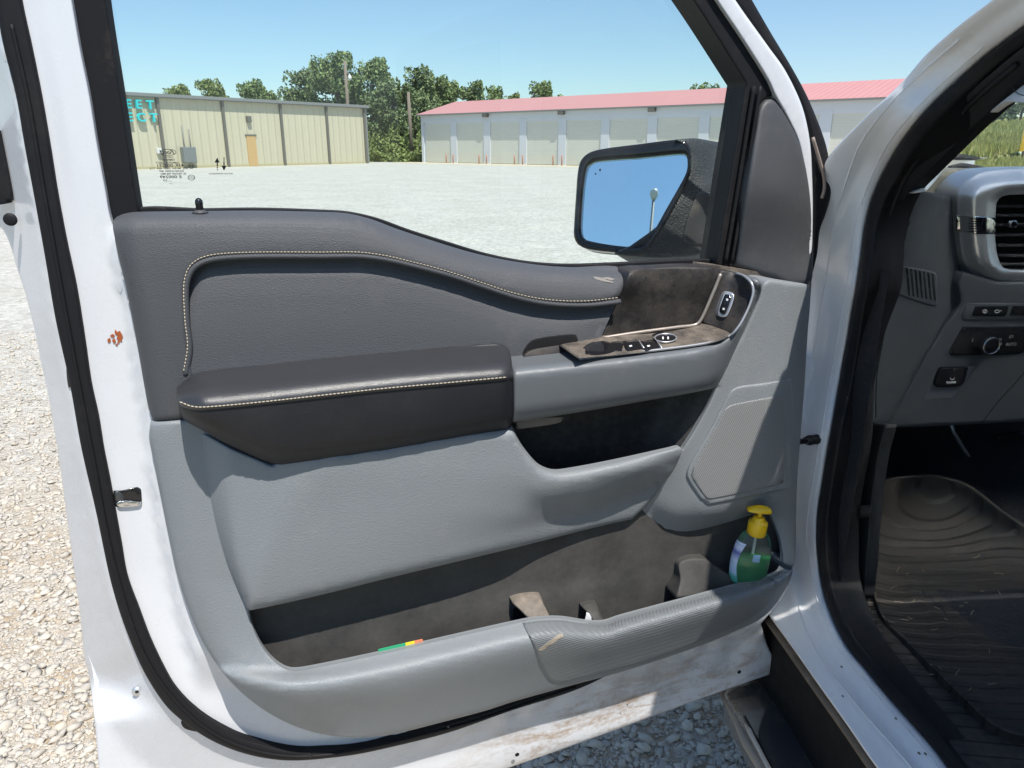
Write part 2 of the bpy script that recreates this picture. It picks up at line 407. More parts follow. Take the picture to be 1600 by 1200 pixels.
def m_glass(name, tint, gl=1.0):
    m, N, L, B = M_(name); N.remove(B); out = N['Material Output']
    t = N.new('ShaderNodeBsdfTransparent'); t.inputs[0].default_value = (*tint, 1)
    g = N.new('ShaderNodeBsdfGlossy'); g.inputs['Roughness'].default_value = .01
    fr_ = N.new('ShaderNodeLayerWeight'); fr_.inputs[0].default_value = .5
    ml = math_(N, L, 'MULTIPLY', math_(N, L, 'ADD', math_(N, L, 'MULTIPLY', math_(N, L, 'POWER', fr_.outputs['Facing'], 5.), .9), .035), gl)
    mx = N.new('ShaderNodeMixShader'); L.new(ml, mx.inputs[0]); L.new(t.outputs[0], mx.inputs[1]); L.new(g.outputs[0], mx.inputs[2])
    tc = N.new('ShaderNodeTexCoord'); n = noise(N, L, tc.outputs['Object'], 9, 8, .7); d = N.new('ShaderNodeBsdfDiffuse'); d.inputs[0].default_value = (.7, .68, .64, 1)
    rp = ramp(N, L, n.outputs[0], [(.42, (.004,)*3), (.85, (.05,)*3)])
    mx2 = N.new('ShaderNodeMixShader'); L.new(rp.outputs[0], mx2.inputs[0]); L.new(mx.outputs[0], mx2.inputs[1]); L.new(d.outputs[0], mx2.inputs[2]); L.new(mx2.outputs[0], out.inputs[0])
    return m
m_win = m_glass('tinted_glass', (.90, .972, .955))
m_wsh, N, L, B = M_('windscreen_glass'); B.inputs['Transmission Weight'].default_value = 1; B.inputs['Roughness'].default_value = 0; B.inputs['IOR'].default_value = 1.12; B.inputs['Base Color'].default_value = (.93, .985, .965, 1)
#SPLIT
# ================================================================ THE TRUCK
truck = thing('pickup_truck', 'white pickup truck with its driver door wide open showing grey trim and dark cab', 'pickup truck', VT.M())

# ---- door shell
SL = cr([(-24,-160),(0,45),(25,150),(38,225),(52,300),(70,400),(87,500),(109,600),(127,700),(150,800),(171,900),(185,950),(203,1000),(225,1050),(257,1100),(283,1125),(318,1150),(357,1169),(400,1182),(442,1188),(475,1188),(500,1186),(550,1180),(600,1170),(700,1145),(800,1110),(900,1078),(980,1040)], 8, False)
SRr = cr([(10,-160),(34,0),(50,75),(65,150),(78,225),(90,300),(104,375),(120,450),(132,525),(143,600),(154,650),(162,700),(172,750),(181,800),(190,850),(199,900),(217,950),(236,1000),(260,1050),(275,1075),(297,1100),(327,1125),(370,1150),(400,1160),(440,1170),(475,1174),(500,1173),(550,1170),(600,1160),(650,1146),(700,1130),(800,1100),(900,1062),(980,1022)], 8, False)
inner_poly = np.vstack([SL, [(1300,950),(1300,-200)]])
WIL = cr([(176,330),(173,400),(186,450),(194,475),(200,525),(211,597),(220,650),(227,707),(226,725),(240,800),(250,850),(262,900),(272,950),(287,1000),(297,1037),(300,1090)], 8, False)
def shell_w(x, y):
    q = np.stack([np.ravel(x), np.ravel(y)], -1).astype(float)
    d = sdist(q, SL, False); ins = inpoly(q, inner_poly)
    side = np.where(ins, 0, np.clip(d, 0, 90))
    left = 1 / (1 + np.exp((q[:, 0] - 330) / 45))            # the rear flange falls away, the bottom stays flat
    w_ = -left * (.0017 - .0012*sst(1060, 1125, q[:, 1])) * side - (1 - left) * .0002 * side
    # first few pixels outside the seal: small step
    w_ -= np.where(ins, 0, .004 * np.clip(d / 10, 0, 1))
    # bright inner return rises a little towards the seal
    dr = sdist(q, SRr, False)
    w_ += np.where(ins, .008 * np.exp(-(dr / 26) ** 2) * (1 - sst(250, 400, q[:, 0])), 0)
    w_ -= np.where(~ins & (q[:, 1] > 430) & (q[:, 1] < 1010), .0022 * np.exp(-((d - 24) / 3.5) ** 2), 0)
    dw = sdist(q, WIL, False); xr = q[:, 0] > np.interp(q[:, 1], WIL[:, 1], WIL[:, 0])
    w_ += np.where(xr & (q[:, 1] > 340) & (q[:, 0] < 420), .020 * sst(0, 13, dw) * sst(345, 380, q[:, 1]) * (1 - sst(1010, 1085, q[:, 1])), 0)
    # pressed dimples along the bottom, below the seal
    rel = q[:, 1] - (1118 - (q[:, 0] - 760) * .265)
    on = sst(560, 640, q[:, 0]) * (1 - sst(1185, 1200, q[:, 0]))
    w_ += on * .0035 * np.exp(-(rel / 17) ** 2) * np.sin((q[:, 0] + rel * .9) / 8.8)
    w_ += sst(300, 420, q[:, 0]) * .007 / (1 + np.exp(-np.clip((rel - 58) / 4, -40, 40)))
    # lower hem flange
    return w_.reshape(np.shape(x))
shell_out = [(-70,-260),(-70,300),(-30,345),(0,355),(14,378),(27,420),(40,460),(55,520),(65,570),(72,600),(88,690),(98,760),(106,820),(117,900),(125,960),(132,1030),(137,1045),(145,1100),(150,1150),(154,1200),(162,1300),(175,1400,1),(420,1325),(600,1268),(760,1212),(800,1198),(900,1163),(1000,1127),(1100,1090),(1225,1046,1),(1212,1030),(1200,1010),(1192,985),(1189,975,1),(1225,930),(1236,900),(1238,800),(1240,700),(1248,600),(1256,520),(1262,450),(1268,400),(1270,330),(1269,275),(1266,225),(1258,182),(1247,150),(1225,107),(1200,72),(1149,0),(1000,-230,1)]
win_hole = [(100,-60),(112,0),(125,75),(140,150),(152,225),(165,297),(176,350),(200,385,1),(600,430),(1000,470),(1230,470,1),(1258,420),(1262,350),(1259,290),(1249,225),(1230,182),(1211,148),(1200,124),(1160,60),(1120,0),(1085,-58),(1010,-175,1),(90,-175,1)]
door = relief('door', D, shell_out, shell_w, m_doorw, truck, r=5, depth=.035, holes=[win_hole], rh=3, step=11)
outer = relief('outer_skin', D, [(p[0] + (6 if p[0] < 400 else -6 if p[0] > 1100 else 0), p[1] - (0 if p[1] < 0 else 6), *p[2:]) for p in shell_out if True], -.12, m_white, door, r=0, depth=.002, holes=[win_hole], step=60)
edge_l = relief('door_edge_applique', D, [(-70,150,1),(0,205,1),(12,262),(19,300),(20,310),(16,317),(6,319),(-70,330,1)], -.052, m_rub, door, r=2, depth=.006)
# seal
wh = lambda x, y: shell_w(x, y) * 0 + .016
relief('weatherstrip', D, list(map(tuple, SL[::2])) + [tuple(SL[-1])] + list(map(tuple, SRr[::-2])), wh, m_rub, door, r=9, rk=.55, back=-.012, step=8)
# raised bead line on the seal
mid = cr([(x1*.55+x2*.45, y1*.55+y2*.45) for (x1, y1), (x2, y2) in zip([(0,45),(25,150),(52,300),(87,500),(127,700),(171,900),(225,1050),(318,1150),(475,1188),(700,1145),(900,1079)], [(40,30),(65,150),(90,300),(127,500),(162,700),(199,900),(260,1050),(370,1150),(475,1174),(700,1130),(900,1066)])], 9, False)
sweep('weatherstrip_bead', D.hit(mid[:, 0], mid[:, 1], .0165), .0025, m_rub, door, D, n=6)
# dark edge strip along the rear (glass-run) and window channel on the rear side
relief('window_channel', D, [(112,-170,1),(112,0),(125,75),(140,150),(152,225),(165,297),(178,352,1),(220,352,1),(211,297),(187,140),(165,0),(145,-170,1)], lambda x, y: -.012 + 0*x, m_chan, door, r=4, depth=.04)
relief('window_channel', D, [(1082,0),(1165,130,1),(1118,415,1),(1148,420,1),(1152,375),(1180,205),(1190,160),(1202,150),(1212,150,1),(1200,122),(1120,0),(1085,-58),(1010,-172,1),(960,-172,1)], lambda x, y: -.008 + 0*x, m_rub, door, r=4, depth=.05)
ch = cr([(1166,135),(1148,250),(1135,330),(1121,412)], 10, False)
sweep('channel_lip', D.hit(ch[:, 0] + 12, ch[:, 1], -.004), .0035, m_chan, door, D, n=6)
sweep('channel_lip', D.hit(ch[:, 0] + 22, ch[:, 1], .000), .003, m_rub, door, D, n=6)
# outer glass-run rubber on the front edge of the frame, and exterior mirror sail behind it
relief('frame_rubber', D, [(1149,0),(1200,72),(1225,107),(1247,150),(1260,182),(1270,225),(1271,275),(1272,330),(1271,400),(1269,430,1),(1277,395),(1281,360),(1290,335),(1297,310),(1299,290),(1297,262),(1291,228),(1278,190),(1260,148),(1238,107),(1205,52),(1175,0),(1090,-150,1),(1050,-150,1)], lambda x, y: -.03 - .0*x, m_rub, door, r=5, depth=.05)
sail_tr = cr([(1270,215),(1279,245),(1287,275),(1288,295),(1284,310)], 6, False)
sweep('sail_edge', D.hit(sail_tr[:, 0], sail_tr[:, 1], -.024), .003, mat('worn_sail_edge', (.25,.20,.17), .5), door, D, n=6)

# ---- sail panel
f_sail = tps([(1190,165,.0),(1250,260,.006),(1268,400,.0),(1150,410,.0),(1210,300,.02),(1200,430,.012),(1262,440,.008)])
relief('sail_panel', D, [(1196,156),(1212,155),(1232,180),(1253,230),(1264,290),(1269,350),(1270,410),(1266,443),(1245,444),(1228,442),(1213,435),(1195,430),(1146,417,1),(1152,378),(1180,205),(1186,170)], f_sail, m_sail, door, r=9, back=-.03)

# ---- glass and exterior mirror
relief('window_glass', D, [(130,-170,1),(130,0),(160,200),(190,400,1),(600,470,1),(1150,470,1),(1180,120,1),(1105,0),(1000,-170,1)], -.045, m_win, door, r=0, depth=.004, step=60)
relief('belt_strip', D, [(205,327),(320,326),(400,325),(500,328),(545,331),(590,341),(640,359),(700,378),(760,396),(820,408),(880,413),(960,411),(1040,407),(1125,404,1),(1125,440,1),(900,450),(700,420),(500,370),(210,360,1)], -.03, m_rub, door, r=2, depth=.01)
MIRP = D.wld(D.hit(990., 310., -.30))
dv = Vector(ray(990., 310.)).normalized(); rv = Vector((-.33, -.885, .33)).normalized(); nv = (rv - dv).normalized()
ux = Vector((0, 0, 1)).cross(nv).normalized(); uy = nv.cross(ux)
Mf = Fr(MIRP, ux, uy, nv)
mir_out = [(897,352),(900,305),(903,268),(908,250),(920,239),(940,233),(1000,225),(1060,218),(1072,221),(1079,235),(1079,268),(1066,300),(1042,345),(1018,380),(1008,391),(995,397),(960,394),(918,389),(903,382),(897,370)]
mir_in = [(908,345),(911,300),(916,265),(921,256),(930,251),(1000,245),(1068,239),(1073,243),(1074,262),(1070,275),(1042,325),(1012,377),(1003,384),(990,386),(950,382),(916,375),(910,370),(908,362)]
relief('mirror_glass', Mf, mir_in, -.006, mat('mirror_silver', (.80, .86, .90), .012, .5, metal=1, var=0), door, r=0, depth=.002, step=40)
for q_ in ([(936,265,1),(938,263,1),(939,266,1),(937,268,1)], [(930,270,1),(932,271,1),(931,273,1),(929,272,1)]): relief('blind_spot_icon', Mf, q_, -.0052, m_text, door, r=0, depth=.0003, step=3)
relief('mirror_bezel', Mf, mir_out, .012, m_gloss, door, r=6, holes=[mir_in], rh=7, depth=.05, holedepth=-.008)
m_mir = mat('textured_mirror_shell', (.035, .037, .040), .5, .5, grain='leather', gs=330, gst=.8, gdist=.0015, dust=.35, ds=160, dth=(.5, .8), dcol=(.24,.21,.18))
f_mh = tps([(1079,240,.0),(1079,300,-.005),(1000,395,-.0),(1145,226,-.14),(1140,300,-.12),(1060,400,-.02),(1115,395,-.05),(1100,230,-.03),(1110,300,-.03)])
relief('mirror_housing', Mf, [(1055,218,1),(1085,216),(1100,218),(1148,227),(1170,232,1),(1165,420,1),(1112,394),(1080,400),(1040,402),(1000,401),(960,396),(985,384,1),(1030,350),(1060,310),(1075,270),(1077,235)], f_mh, m_mir, door, r=6, back=-.2, step=8)
# rear shell of the mirror, behind the glass
relief('mirror_back_shell', Mf, mir_out, -.05, m_mir, door, r=0, back=-.15)
relief('mirror_arm_recess', Mf, [(1092,300),(1108,300),(1127,300,1),(1121,384,1),(1080,381),(1068,376),(1072,350),(1082,320)], lambda x, y: f_mh(x, y) + .004, mat('mirror_arm_plastic', (.05,.05,.052), .4, .5, dust=.3), door, r=3, depth=.01)

# ---- inner trim: upper charcoal pad
seamT = [(287,580),(293,540),(289,500),(287,450),(290,430),(298,414),(314,403),(340,397),(400,394),(500,394),(560,394),(600,399),(640,408),(700,424),(760,444),(800,457),(840,466),(880,470),(920,470),(966,465)]
TOPL = [(176,342),(215,332),(400,330),(500,332),(540,334),(580,343),(620,358),(680,378),(740,396),(800,409),(860,417),(900,419),(985,424)]
SEAML = [(270,640),(287,500),(292,440),(314,403),(340,397),(400,394),(560,394),(640,408),(700,424),(760,444),(800,457),(880,470),(966,465)]
_up = loft([[(x, y, .008) for x, y in TOPL], [(x, y + 8, .030) for x, y in TOPL], [(x, y + 24, .046) for x, y in TOPL], [(176,440,.050),(300,420,.052)] + [(x, y, .052) for x, y in SEAML[4:]], [(176,480,.051),(300,480,.052),(966,500,.050)], [(176,657,.048),(966,700,.048)]])
_le = roll([(178,350),(185,400),(202,475),(212,525),(225,600),(236,658)], .014, 30)
f_up = lambda x, y: _up(x, y) + _le(x, y)
relief('upper_trim', D, [(176,348),(182,339),(196,334),(215,332),(310,331),(400,330),(500,332),(540,334),(580,343),(620,358),(680,378),(740,396),(800,409),(860,417),(900,419),(960,417),(985,424),(983,432),(966,467,1)] + [(x + 3, y + 7) for x, y in seamT[-2:0:-1]] + [(303,585,1),(300,620,1),(290,655,1),(275,656,1),(240,658,1),(233,640),(225,600),(212,525),(202,475),(195,440),(185,400),(178,365)], f_up, m_dark, door, r=9, back=-.01, step=8)
f_in = loft([[(x, y, .032) for x, y in SEAML[2:]], [(x, y + 12, .033) for x, y in SEAML[2:]], [(x, y + 32, .041) for x, y in SEAML[2:]], [(290,520,.047),(800,530,.047),(966,520,.042)], [(290,640,.048),(966,650,.048)]])
relief('trim_insert', D, [(300,640,1),(296,540),(290,490),(290,445),(300,415),(320,402),(400,396),(560,396),(640,410),(700,426),(760,446),(800,460),(840,469),(880,473),(966,466,1),(938,530,1),(934,534),(880,560,1),(800,640,1)], f_in, m_insert, door, r=0, back=0)
cc = cr([(x + 3, y + 6) for x, y in seamT], 6, False)
wb = f_up(cc[:, 0], cc[:, 1])
sweep('seam_piping', D.hit(cc[:, 0], cc[:, 1], wb - .003), .0042, m_dark, door, D, n=8)
def stitches(name, ctrl, f, off=.0006, every=5.5, ln=3.6, rad=.0007):
    c = cr(ctrl, 1, False); mb = MB(); seg = np.concatenate([[0], np.cumsum(np.linalg.norm(np.diff(c, axis=0), axis=1))])
    for s in np.arange(0, seg[-1] - ln, every):
        ks = [np.interp(s + ln*k, seg, c[:, 0]) for k in (0, .5, 1)], [np.interp(s + ln*k, seg, c[:, 1]) for k in (0, .5, 1)]
        x, y = np.array(ks[0]), np.array(ks[1]); L_ = D.hit(x, y, f(x, y) + off + np.array([-.0004, .0006, -.0004]))
        mb.tube(L_, rad, 5)
    return mb.build(name, m_thread, door, D, smooth=True)
stitches('stitching', seamT, f_up)
# lock pin
pb = D.hit(313., 334., .012)
def DL(o, p): V, F = o; return [(v[0] + p[0], v[2] + p[1], -v[1] + p[2]) for v in V], F
mb = MB(); mb.add(*DL(lathe([(.009,0),(.010,.002),(.006,.004),(.0045,.005)], 20), pb)); mk('pin_collar', mb.V, mb.F, m_sail, door, D)
mb = MB(); mb.add(*DL(lathe([(.0042,0),(.0048,.004),(.0044,.010),(.0048,.012),(.0046,.016),(.0030,.0185),(.0008,.0195)], 16), pb)); mk('lock_pin', mb.V, mb.F, m_gloss, door, D)
# pull-cup recess in the insert
relief('grab_recess', D, [(824,538),(835,530),(880,523),(900,523),(903,530),(898,556),(892,560),(828,562),(816,556)], lambda x, y: f_in(x, y) + .0015, m_blk, door, r=2, depth=.004)
relief('grab_recess_floor', D, [(826,549),(860,541),(898,536,1),(902,556),(895,562,1),(822,566,1),(817,560)], lambda x, y: f_in(x, y) + .0015 + np.clip((y - 538) / 24, 0, 1) * .010, m_dusty, door, r=2, depth=.01)

relief('bezel_backing', D, [(1096,412,1),(1130,416,1),(1190,425,1),(1268,440,1),(1266,470,1),(1170,520,1),(1090,500,1)], .006, m_dustyer, door, r=0, back=-.02, step=20)
for q_ in ([(926,432,1),(936,433,1),(948,437,1),(960,441,1),(957,442,1),(944,440,1),(930,436,1)], [(938,434,1),(950,433,1),(962,436,1),(955,438,1)], [(748,569,1),(750,567,1),(756,568,1),(757,570,1)]): relief('scuff_mark', D, q_, lambda x, y: f_up(x, y) + .0006, mat('pale_scuff', (.20,.185,.17), .8), door, r=0, depth=.0006, step=3)
# ---- switch bezel: dusty back wall, ledge, right wall with lock switch
f_bw = tps([(985,425,.046),(1120,420,.040),(1010,420,.034),(990,440,.050),(1110,432,.046),(966,470,.036),(1100,490,.034),(1020,470,.036),(940,530,.034),(1085,510,.034)])
relief('bezel_back', D, [(984,424,1),(1000,420),(1060,417),(1120,418,1),(1127,424),(1093,503),(1080,511),(1010,520),(938,531,1),(966,466,1)], f_bw, m_dusty, door, r=3, back=0)
f_led = tps([(940,524,.038),(1090,506,.036),(905,548,.096),(1000,548,.104),(1100,536,.104),(1140,522,.102),(935,545,.085),(1020,530,.062)])
relief('switch_ledge', D, [(938,527,1),(1010,518),(1078,509),(1095,500,1),(1120,512),(1142,520),(1130,530),(1100,538),(1000,551),(903,560,1),(905,552),(920,540)], f_led, m_dustyer, door, r=2, back=0)
f_rw = tps([(1127,424,.044),(1094,503,.038),(1170,434,.085),(1178,450,.098),(1140,522,.100),(1120,512,.065),(1145,470,.068),(1150,425,.05)])
relief('bezel_side', D, [(1125,422,1),(1150,426),(1170,434),(1176,446),(1173,460),(1160,495),(1142,522,1),(1120,513),(1094,502,1)], f_rw, m_dusty, door, r=2, back=0)
pl = cr([(1126,428),(1115,455),(1096,498),(1088,507),(1060,511),(1000,519),(941,528)], 5, False)
sweep('bezel_trim', D.hit(pl[:, 0], pl[:, 1], np.interp(pl[:, 0], [940, 1090, 1127], [.040, .040, .050])), .0028, mat('dusty_satin_trim', (.42,.37,.33), .35, .5, metal=.5, dust=.6, ds=20), door, D, n=6)
pl = cr([(1150,427),(1162,431),(1175,444),(1176,462),(1162,497),(1146,520),(1132,528),(1100,537),(1000,550),(905,561)], 5, False)
sweep('bezel_trim', D.hit(pl[:, 0], pl[:, 1], np.where(pl[:, 1] < 522, f_rw(pl[:, 0], pl[:, 1]) + .003, np.interp(pl[:, 0], [905, 1000, 1100, 1176], [.098, .104, .106, .100]))), .0022, mat('satin_trim', (.40,.41,.43), .3, .5, metal=.5, dust=.3, ds=20), door, D, n=6)
# window switches
for sx_, sy_ in ((1018, 537), (1058, 531)):
    pass
sw = relief('window_switch', D, [(935,548,1),(948,537,1),(975,534,1),(972,548,1)], lambda x, y: f_led(x, y) + .004, m_gloss, door, r=2, depth=.008, step=5)
for x0 in (975, 1003):
    relief('window_switch', D, [(x0,535,1),(x0+22,532,1),(x0+30,544,1),(x0+6,548,1)], lambda x, y: f_led(x, y) + .005, m_gloss, door, r=2, depth=.008, step=5)
    a = np.array([x0 + 23., x0 + 31.]); b = np.array([532., 544.]); sweep('switch_divider', D.hit(a, b, f_led(a, b) + .006), .0012, m_silver, door, D, n=6)
    relief('switch_mark', D, [(x0+8,540,1),(x0+12,539,1),(x0+13,541,1),(x0+9,542,1)], lambda x, y: f_led(x, y) + .0062, m_icon, door, r=0, depth=.0005, step=3)
th = np.linspace(0, 2*math.pi, 25)[:-1]
kx, ky = 1040 + 17*np.cos(th), 528 + 6.5*np.sin(th)
relief('mirror_adjuster', D, list(zip(kx, ky)), lambda x, y: f_led(x, y) + .006, m_gloss, door, r=2, depth=.01, step=5)
sweep('adjuster_ring', D.hit(kx, ky, f_led(kx, ky) + .0065), .0011, m_silver, door, D, n=6, closed=True)
for dx, dy in ((-4,-1),(4,-1)):
    relief('adjuster_mark', D, [(1040+dx-1,526,1),(1040+dx+1,526,1),(1040+dx+1,530,1),(1040+dx-1,530,1)], lambda x, y: f_led(x, y) + .0068, m_icon, door, r=0, depth=.0004, step=3)
relief('release_paddle', D, [(915,546),(930,537),(950,535),(968,540),(962,548),(940,553),(915,553)], lambda x, y: f_led(x, y) + .003 + .003*np.sin((x-915)/50*3.14), m_gloss, door, r=3, depth=.01, step=5)
# lock switch
lk = [(1134,456),(1145,458),(1147,466),(1137,492),(1132,496),(1123,494),(1121,488),(1129,462)]
relief('lock_switch_frame', D, lk, lambda x, y: f_rw(x, y) + .004, m_silver, door, r=1.5, depth=.006, step=4)
relief('lock_switch', D, [(1135,460),(1142,462),(1142,467),(1134,489),(1130,491),(1126,488),(1126,484),(1133,463)], lambda x, y: f_rw(x, y) + .0062, m_gloss, door, r=1, depth=.004, step=4)
relief('lock_symbol', D, [(1135,466.5),(1138,467),(1137.5,470),(1134.5,469.5)], lambda x, y: f_rw(x, y) + .0068, m_icon, door, r=0, depth=.0004, step=3)
relief('lock_symbol', D, [(1129.5,481),(1132.5,481.5),(1132,484.5),(1129,484)], lambda x, y: f_rw(x, y) + .0068, m_icon, door, r=0, depth=.0004, step=3)

# ---- armrest
SEAMP = [(281,630),(300,637),(320,638),(400,631),(500,620),(600,609),(700,600),(796,591)]
PT = [(278,596),(300,584),(400,573),(500,562),(600,553),(700,544),(785,538),(801,545)]; PBt = [(278,645),(310,669),(360,696),(425,725),(442,728),(560,714),(700,690),(797,673)]
def _fr(t, w_): return [(x, float(pch(*zip(*PT), np.array([float(x)]))[0])*(1-t) + float(pch(*zip(*SEAMP), np.array([float(x)]))[0])*t, w_) for x in (279,300,400,500,600,700,790)]
_pd = loft([_fr(0, .040), _fr(.2, .064), _fr(.42, .088), _fr(.58, .102), _fr(.7, .1085), _fr(.8, .1125), _fr(.9, .115), _fr(1, .116), [(281,636,.116),(300,643,.116),(400,640,.116),(796,606,.116)], [(278,640,.114),(310,655,.113),(360,672,.112),(430,700,.110),(560,690,.109),(797,648,.109)], [(x, y, .080) for x, y in PBt]])
f_pad = lambda x, y: .010 + _pd(x, y) - .030*np.clip(1 - (x - 278)/45, 0, 1)**2 - .008*np.clip(1 - (800 - x)/14, 0, 1)**2
pad_out = [(277,612),(279,598),(286,590),(300,584),(400,573),(500,562),(600,553),(700,544),(775,538),(789,541),(796,550),(801,590),(801,650),(797,673,1),(700,690),(560,714),(442,728,1),(425,725),(360,696),(310,669),(287,655),(280,638)]
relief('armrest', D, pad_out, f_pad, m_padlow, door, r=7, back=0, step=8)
seam = [(281,630),(300,637),(320,638),(400,631),(500,620),(600,609),(700,600),(796,591)]
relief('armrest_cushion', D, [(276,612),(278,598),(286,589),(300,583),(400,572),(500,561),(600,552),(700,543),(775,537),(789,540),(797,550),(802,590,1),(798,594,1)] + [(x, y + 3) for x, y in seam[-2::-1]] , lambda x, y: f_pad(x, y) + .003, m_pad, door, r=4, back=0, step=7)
stitches('armrest_stitching', [(x, y - 2) for x, y in seam], lambda x, y: f_pad(x, y) + .003, .0003, 6.2, 4.4, .0008)

# ---- grey pull bar
BT = [(801,572),(900,562),(1000,551),(1100,537),(1132,528),(1147,516),(1163,492),(1174,464),(1184,436)]; BB = [(801,659),(900,645),(1000,628),(1110,607),(1124,598),(1160,522),(1189,455)]
def _rw(a, w_, fr_):
    out = []
    for x in (801,900,1000,1090,1124,1150,1165,1184):
        yt = float(pch(*zip(*BT), np.array([float(x)]))[0]); yb = float(pch(*zip(*BB), np.array([float(x)]))[0]); out.append((x, yt*(1-a) + yb*a, w_ - fr_*sst(1090, 1184, float(x))))
    return out
f_bar = loft([_rw(0, .100, .010), _rw(.07, .109, .012), _rw(.2, .117, .022), _rw(.75, .114, .038), _rw(.9, .108, .044), _rw(1, .098, .046)])
relief('pull_bar', D, [(801,572,1),(850,567),(900,562),(1000,551),(1100,537),(1130,529),(1147,516),(1163,492),(1174,464),(1177,448),(1172,436),(1182,434),(1190,445),(1187,462),(1160,522),(1124,598),(1113,607),(1000,628),(900,645),(802,660,1)], f_bar, m_greybar, door, r=7, back=-.0, step=7)

# ---- lower trim (light grey) with speaker side and map pocket
LIP = [(240,1000),(300,1030),(400,1046),(455,1048),(480,1045),(600,1020),(700,997),(820,970),(850,966),(880,966),(920,972),(945,972),(970,964),(1100,929),(1205,900),(1243,880)]
OB = [(240,1010),(290,1045),(340,1080),(380,1100),(420,1118),(470,1140),(560,1151),(620,1146),(700,1126),(760,1110),(860,1080),(1000,1041),(1110,1003),(1180,972),(1215,940),(1243,920)]
def wl(w0, w1): return lambda x: w0 + (w1 - w0) * sst(300, 470, x)
def _lr(base, dy, w0, w1): return [(x, y + dy, float(wl(w0, w1)(float(x)))) for x, y in base]
def _lf(t, w0, w1):
    out = []
    for x in (240,300,400,455,480,600,700,820,850,880,920,945,970,1050,1100,1150,1205,1243):
        a = float(pch(*zip(*LIP), np.array([float(x)]))[0]); b = float(pch(*zip(*OB), np.array([float(x)]))[0]); out.append((x, a*(1-t) + b*t, float(wl(w0, w1)(float(x)))))
    return out
_lo = loft([_lr(LIP, -130, .050, .050), _lr(LIP, -1, .056, .082), _lf(.24, .064, .1165), _lf(.29, .066, .118), _lf(.36, .067, .1165), _lf(.75, .066, .086), _lf(.92, .062, .072), _lf(1, .058, .066)])
_lef = roll([(235,655),(233,685),(240,720),(250,770),(262,830),(275,890),(290,940),(310,990),(340,1040),(375,1080),(420,1114),(470,1138),(520,1150)], .012, 40)
_ri = loft([[(1000,445,.058),(1190,445,.060),(1265,445,.034)], [(1000,690,.046),(1075,690,.056),(1190,690,.056),(1250,690,.034)], [(1000,745,.026),(1070,770,.050),(1100,785,.054),(1190,766,.054),(1250,760,.034)], [(1000,775,.018),(1060,800,.042),(1100,803,.048),(1190,784,.048),(1250,780,.032)], [(1000,812,.012),(1060,836,.013),(1190,804,.026),(1250,830,.034)], [(1000,900,.020),(1250,900,.050)]])
def f_low(x, y):
    a = _lo(x, y) + _lef(x, y); b = _ri(x, y); m = sst(830, 900, x) * (1 - sst(840, 900, y))
    w_ = a*(1-m) + b*m
    return w_ - .020*np.clip(1 - (1246 - x + (y < 700)*(700 - y)*.09)/30, 0, 1)**2 - .006*sst(1150, 1240, x)*sst(860, 940, y)
low_out = [(235,660,1),(275,657,1),(700,620,1),(1000,600,1),(1118,596,1),(1160,520,1),(1186,462),(1190,446),(1200,437),(1230,441),(1265,445,1),(1266,470),(1262,520),(1257,600),(1251,680),(1247,730),(1244,800),(1243,860),(1240,885),(1233,910),(1215,940),(1200,958),(1180,972),(1150,986),(1110,1003),(1060,1021),(1000,1041),(950,1056),(900,1069),(860,1080),(800,1097),(760,1110),(700,1126),(620,1146),(575,1152),(520,1150),(470,1138),(420,1114),(375,1080),(340,1040),(310,990),(290,940),(275,890),(262,830),(250,770),(240,720),(233,685)]
cub = [(690,640,1),(1000,606,1),(1121,602,1),(1106,634),(1085,672),(1066,702,1),(1010,735,1),(690,735,1)]
pock = [(388,940),(392,968),(403,998),(420,1024),(438,1040),(455,1047),(480,1045),(600,1020),(700,997),(820,970),(850,966),(880,966),(920,972),(945,972),(970,964),(1100,929),(1205,900),(1218,893),(1223,880),(1220,850),(1208,815),(1202,802),(1190,800,1),(1130,818),(1062,834),(1035,832),(1000,811,1),(900,780,1),(500,850,1),(390,925,1)]
relief('lower_trim', D, low_out, f_low, m_grey, door, r=7, holes=[cub, pock], rh=3, back=0, step=9, holerel=.007)
relief('cubby', D, [(670,620,1),(1150,560,1),(1110,720,1),(1000,760,1),(670,760,1)], lambda x, y: .004 + .045*sst(1010, 1100, x + (y - 660)*.5), mat('cubby_plastic', (.022,.021,.022), .6, .4, dust=.4, ds=80, dth=(.45,.85), dcol=(.15,.13,.11)), door, r=0, back=-.02)
relief('cubby_lip', D, [(806,656,1),(845,652,1),(882,652),(876,660),(808,671,1)], .075, mat('dusty_lip', (.16,.14,.12), .6, .4, dust=.6), door, r=2, depth=.01)
f_pk = loft([[(380,780,.016),(1000,780,.014),(1235,780,.012)], [(380,960,.022),(1235,860,.016)], [(380,1010,.028),(450,1020,.028),(820,945,.028),(1100,900,.02),(1235,880,.02)], [(380,1060,.032),(450,1050,.032),(820,975,.032),(1100,935,.024),(1235,900,.020)]])
relief('map_pocket', D, [(360,900,1),(380,1000),(430,1062,1),(700,1015,1),(850,985,1),(1100,945,1),(1235,905,1),(1232,800,1),(1190,780,1),(1000,790,1),(500,850,1)], f_pk, m_pock, door, r=0, back=-.02, step=10)
relief('pocket_divider', D, [(1060,880),(1078,872),(1100,872,1),(1150,905,1),(1140,925,1),(1055,935,1),(1062,905)], tps([(1060,880,.03),(1080,872,.032),(1100,874,.036),(1150,905,.062),(1140,925,.066),(1055,932,.06),(1070,905,.045)]), m_pock, door, r=4, back=0)
m_tan = mat('dust_caked_boss', (.13,.115,.10), .8, .3, dust=.8, ds=60, dth=(.35, .70), dcol=(.30, .25, .205))
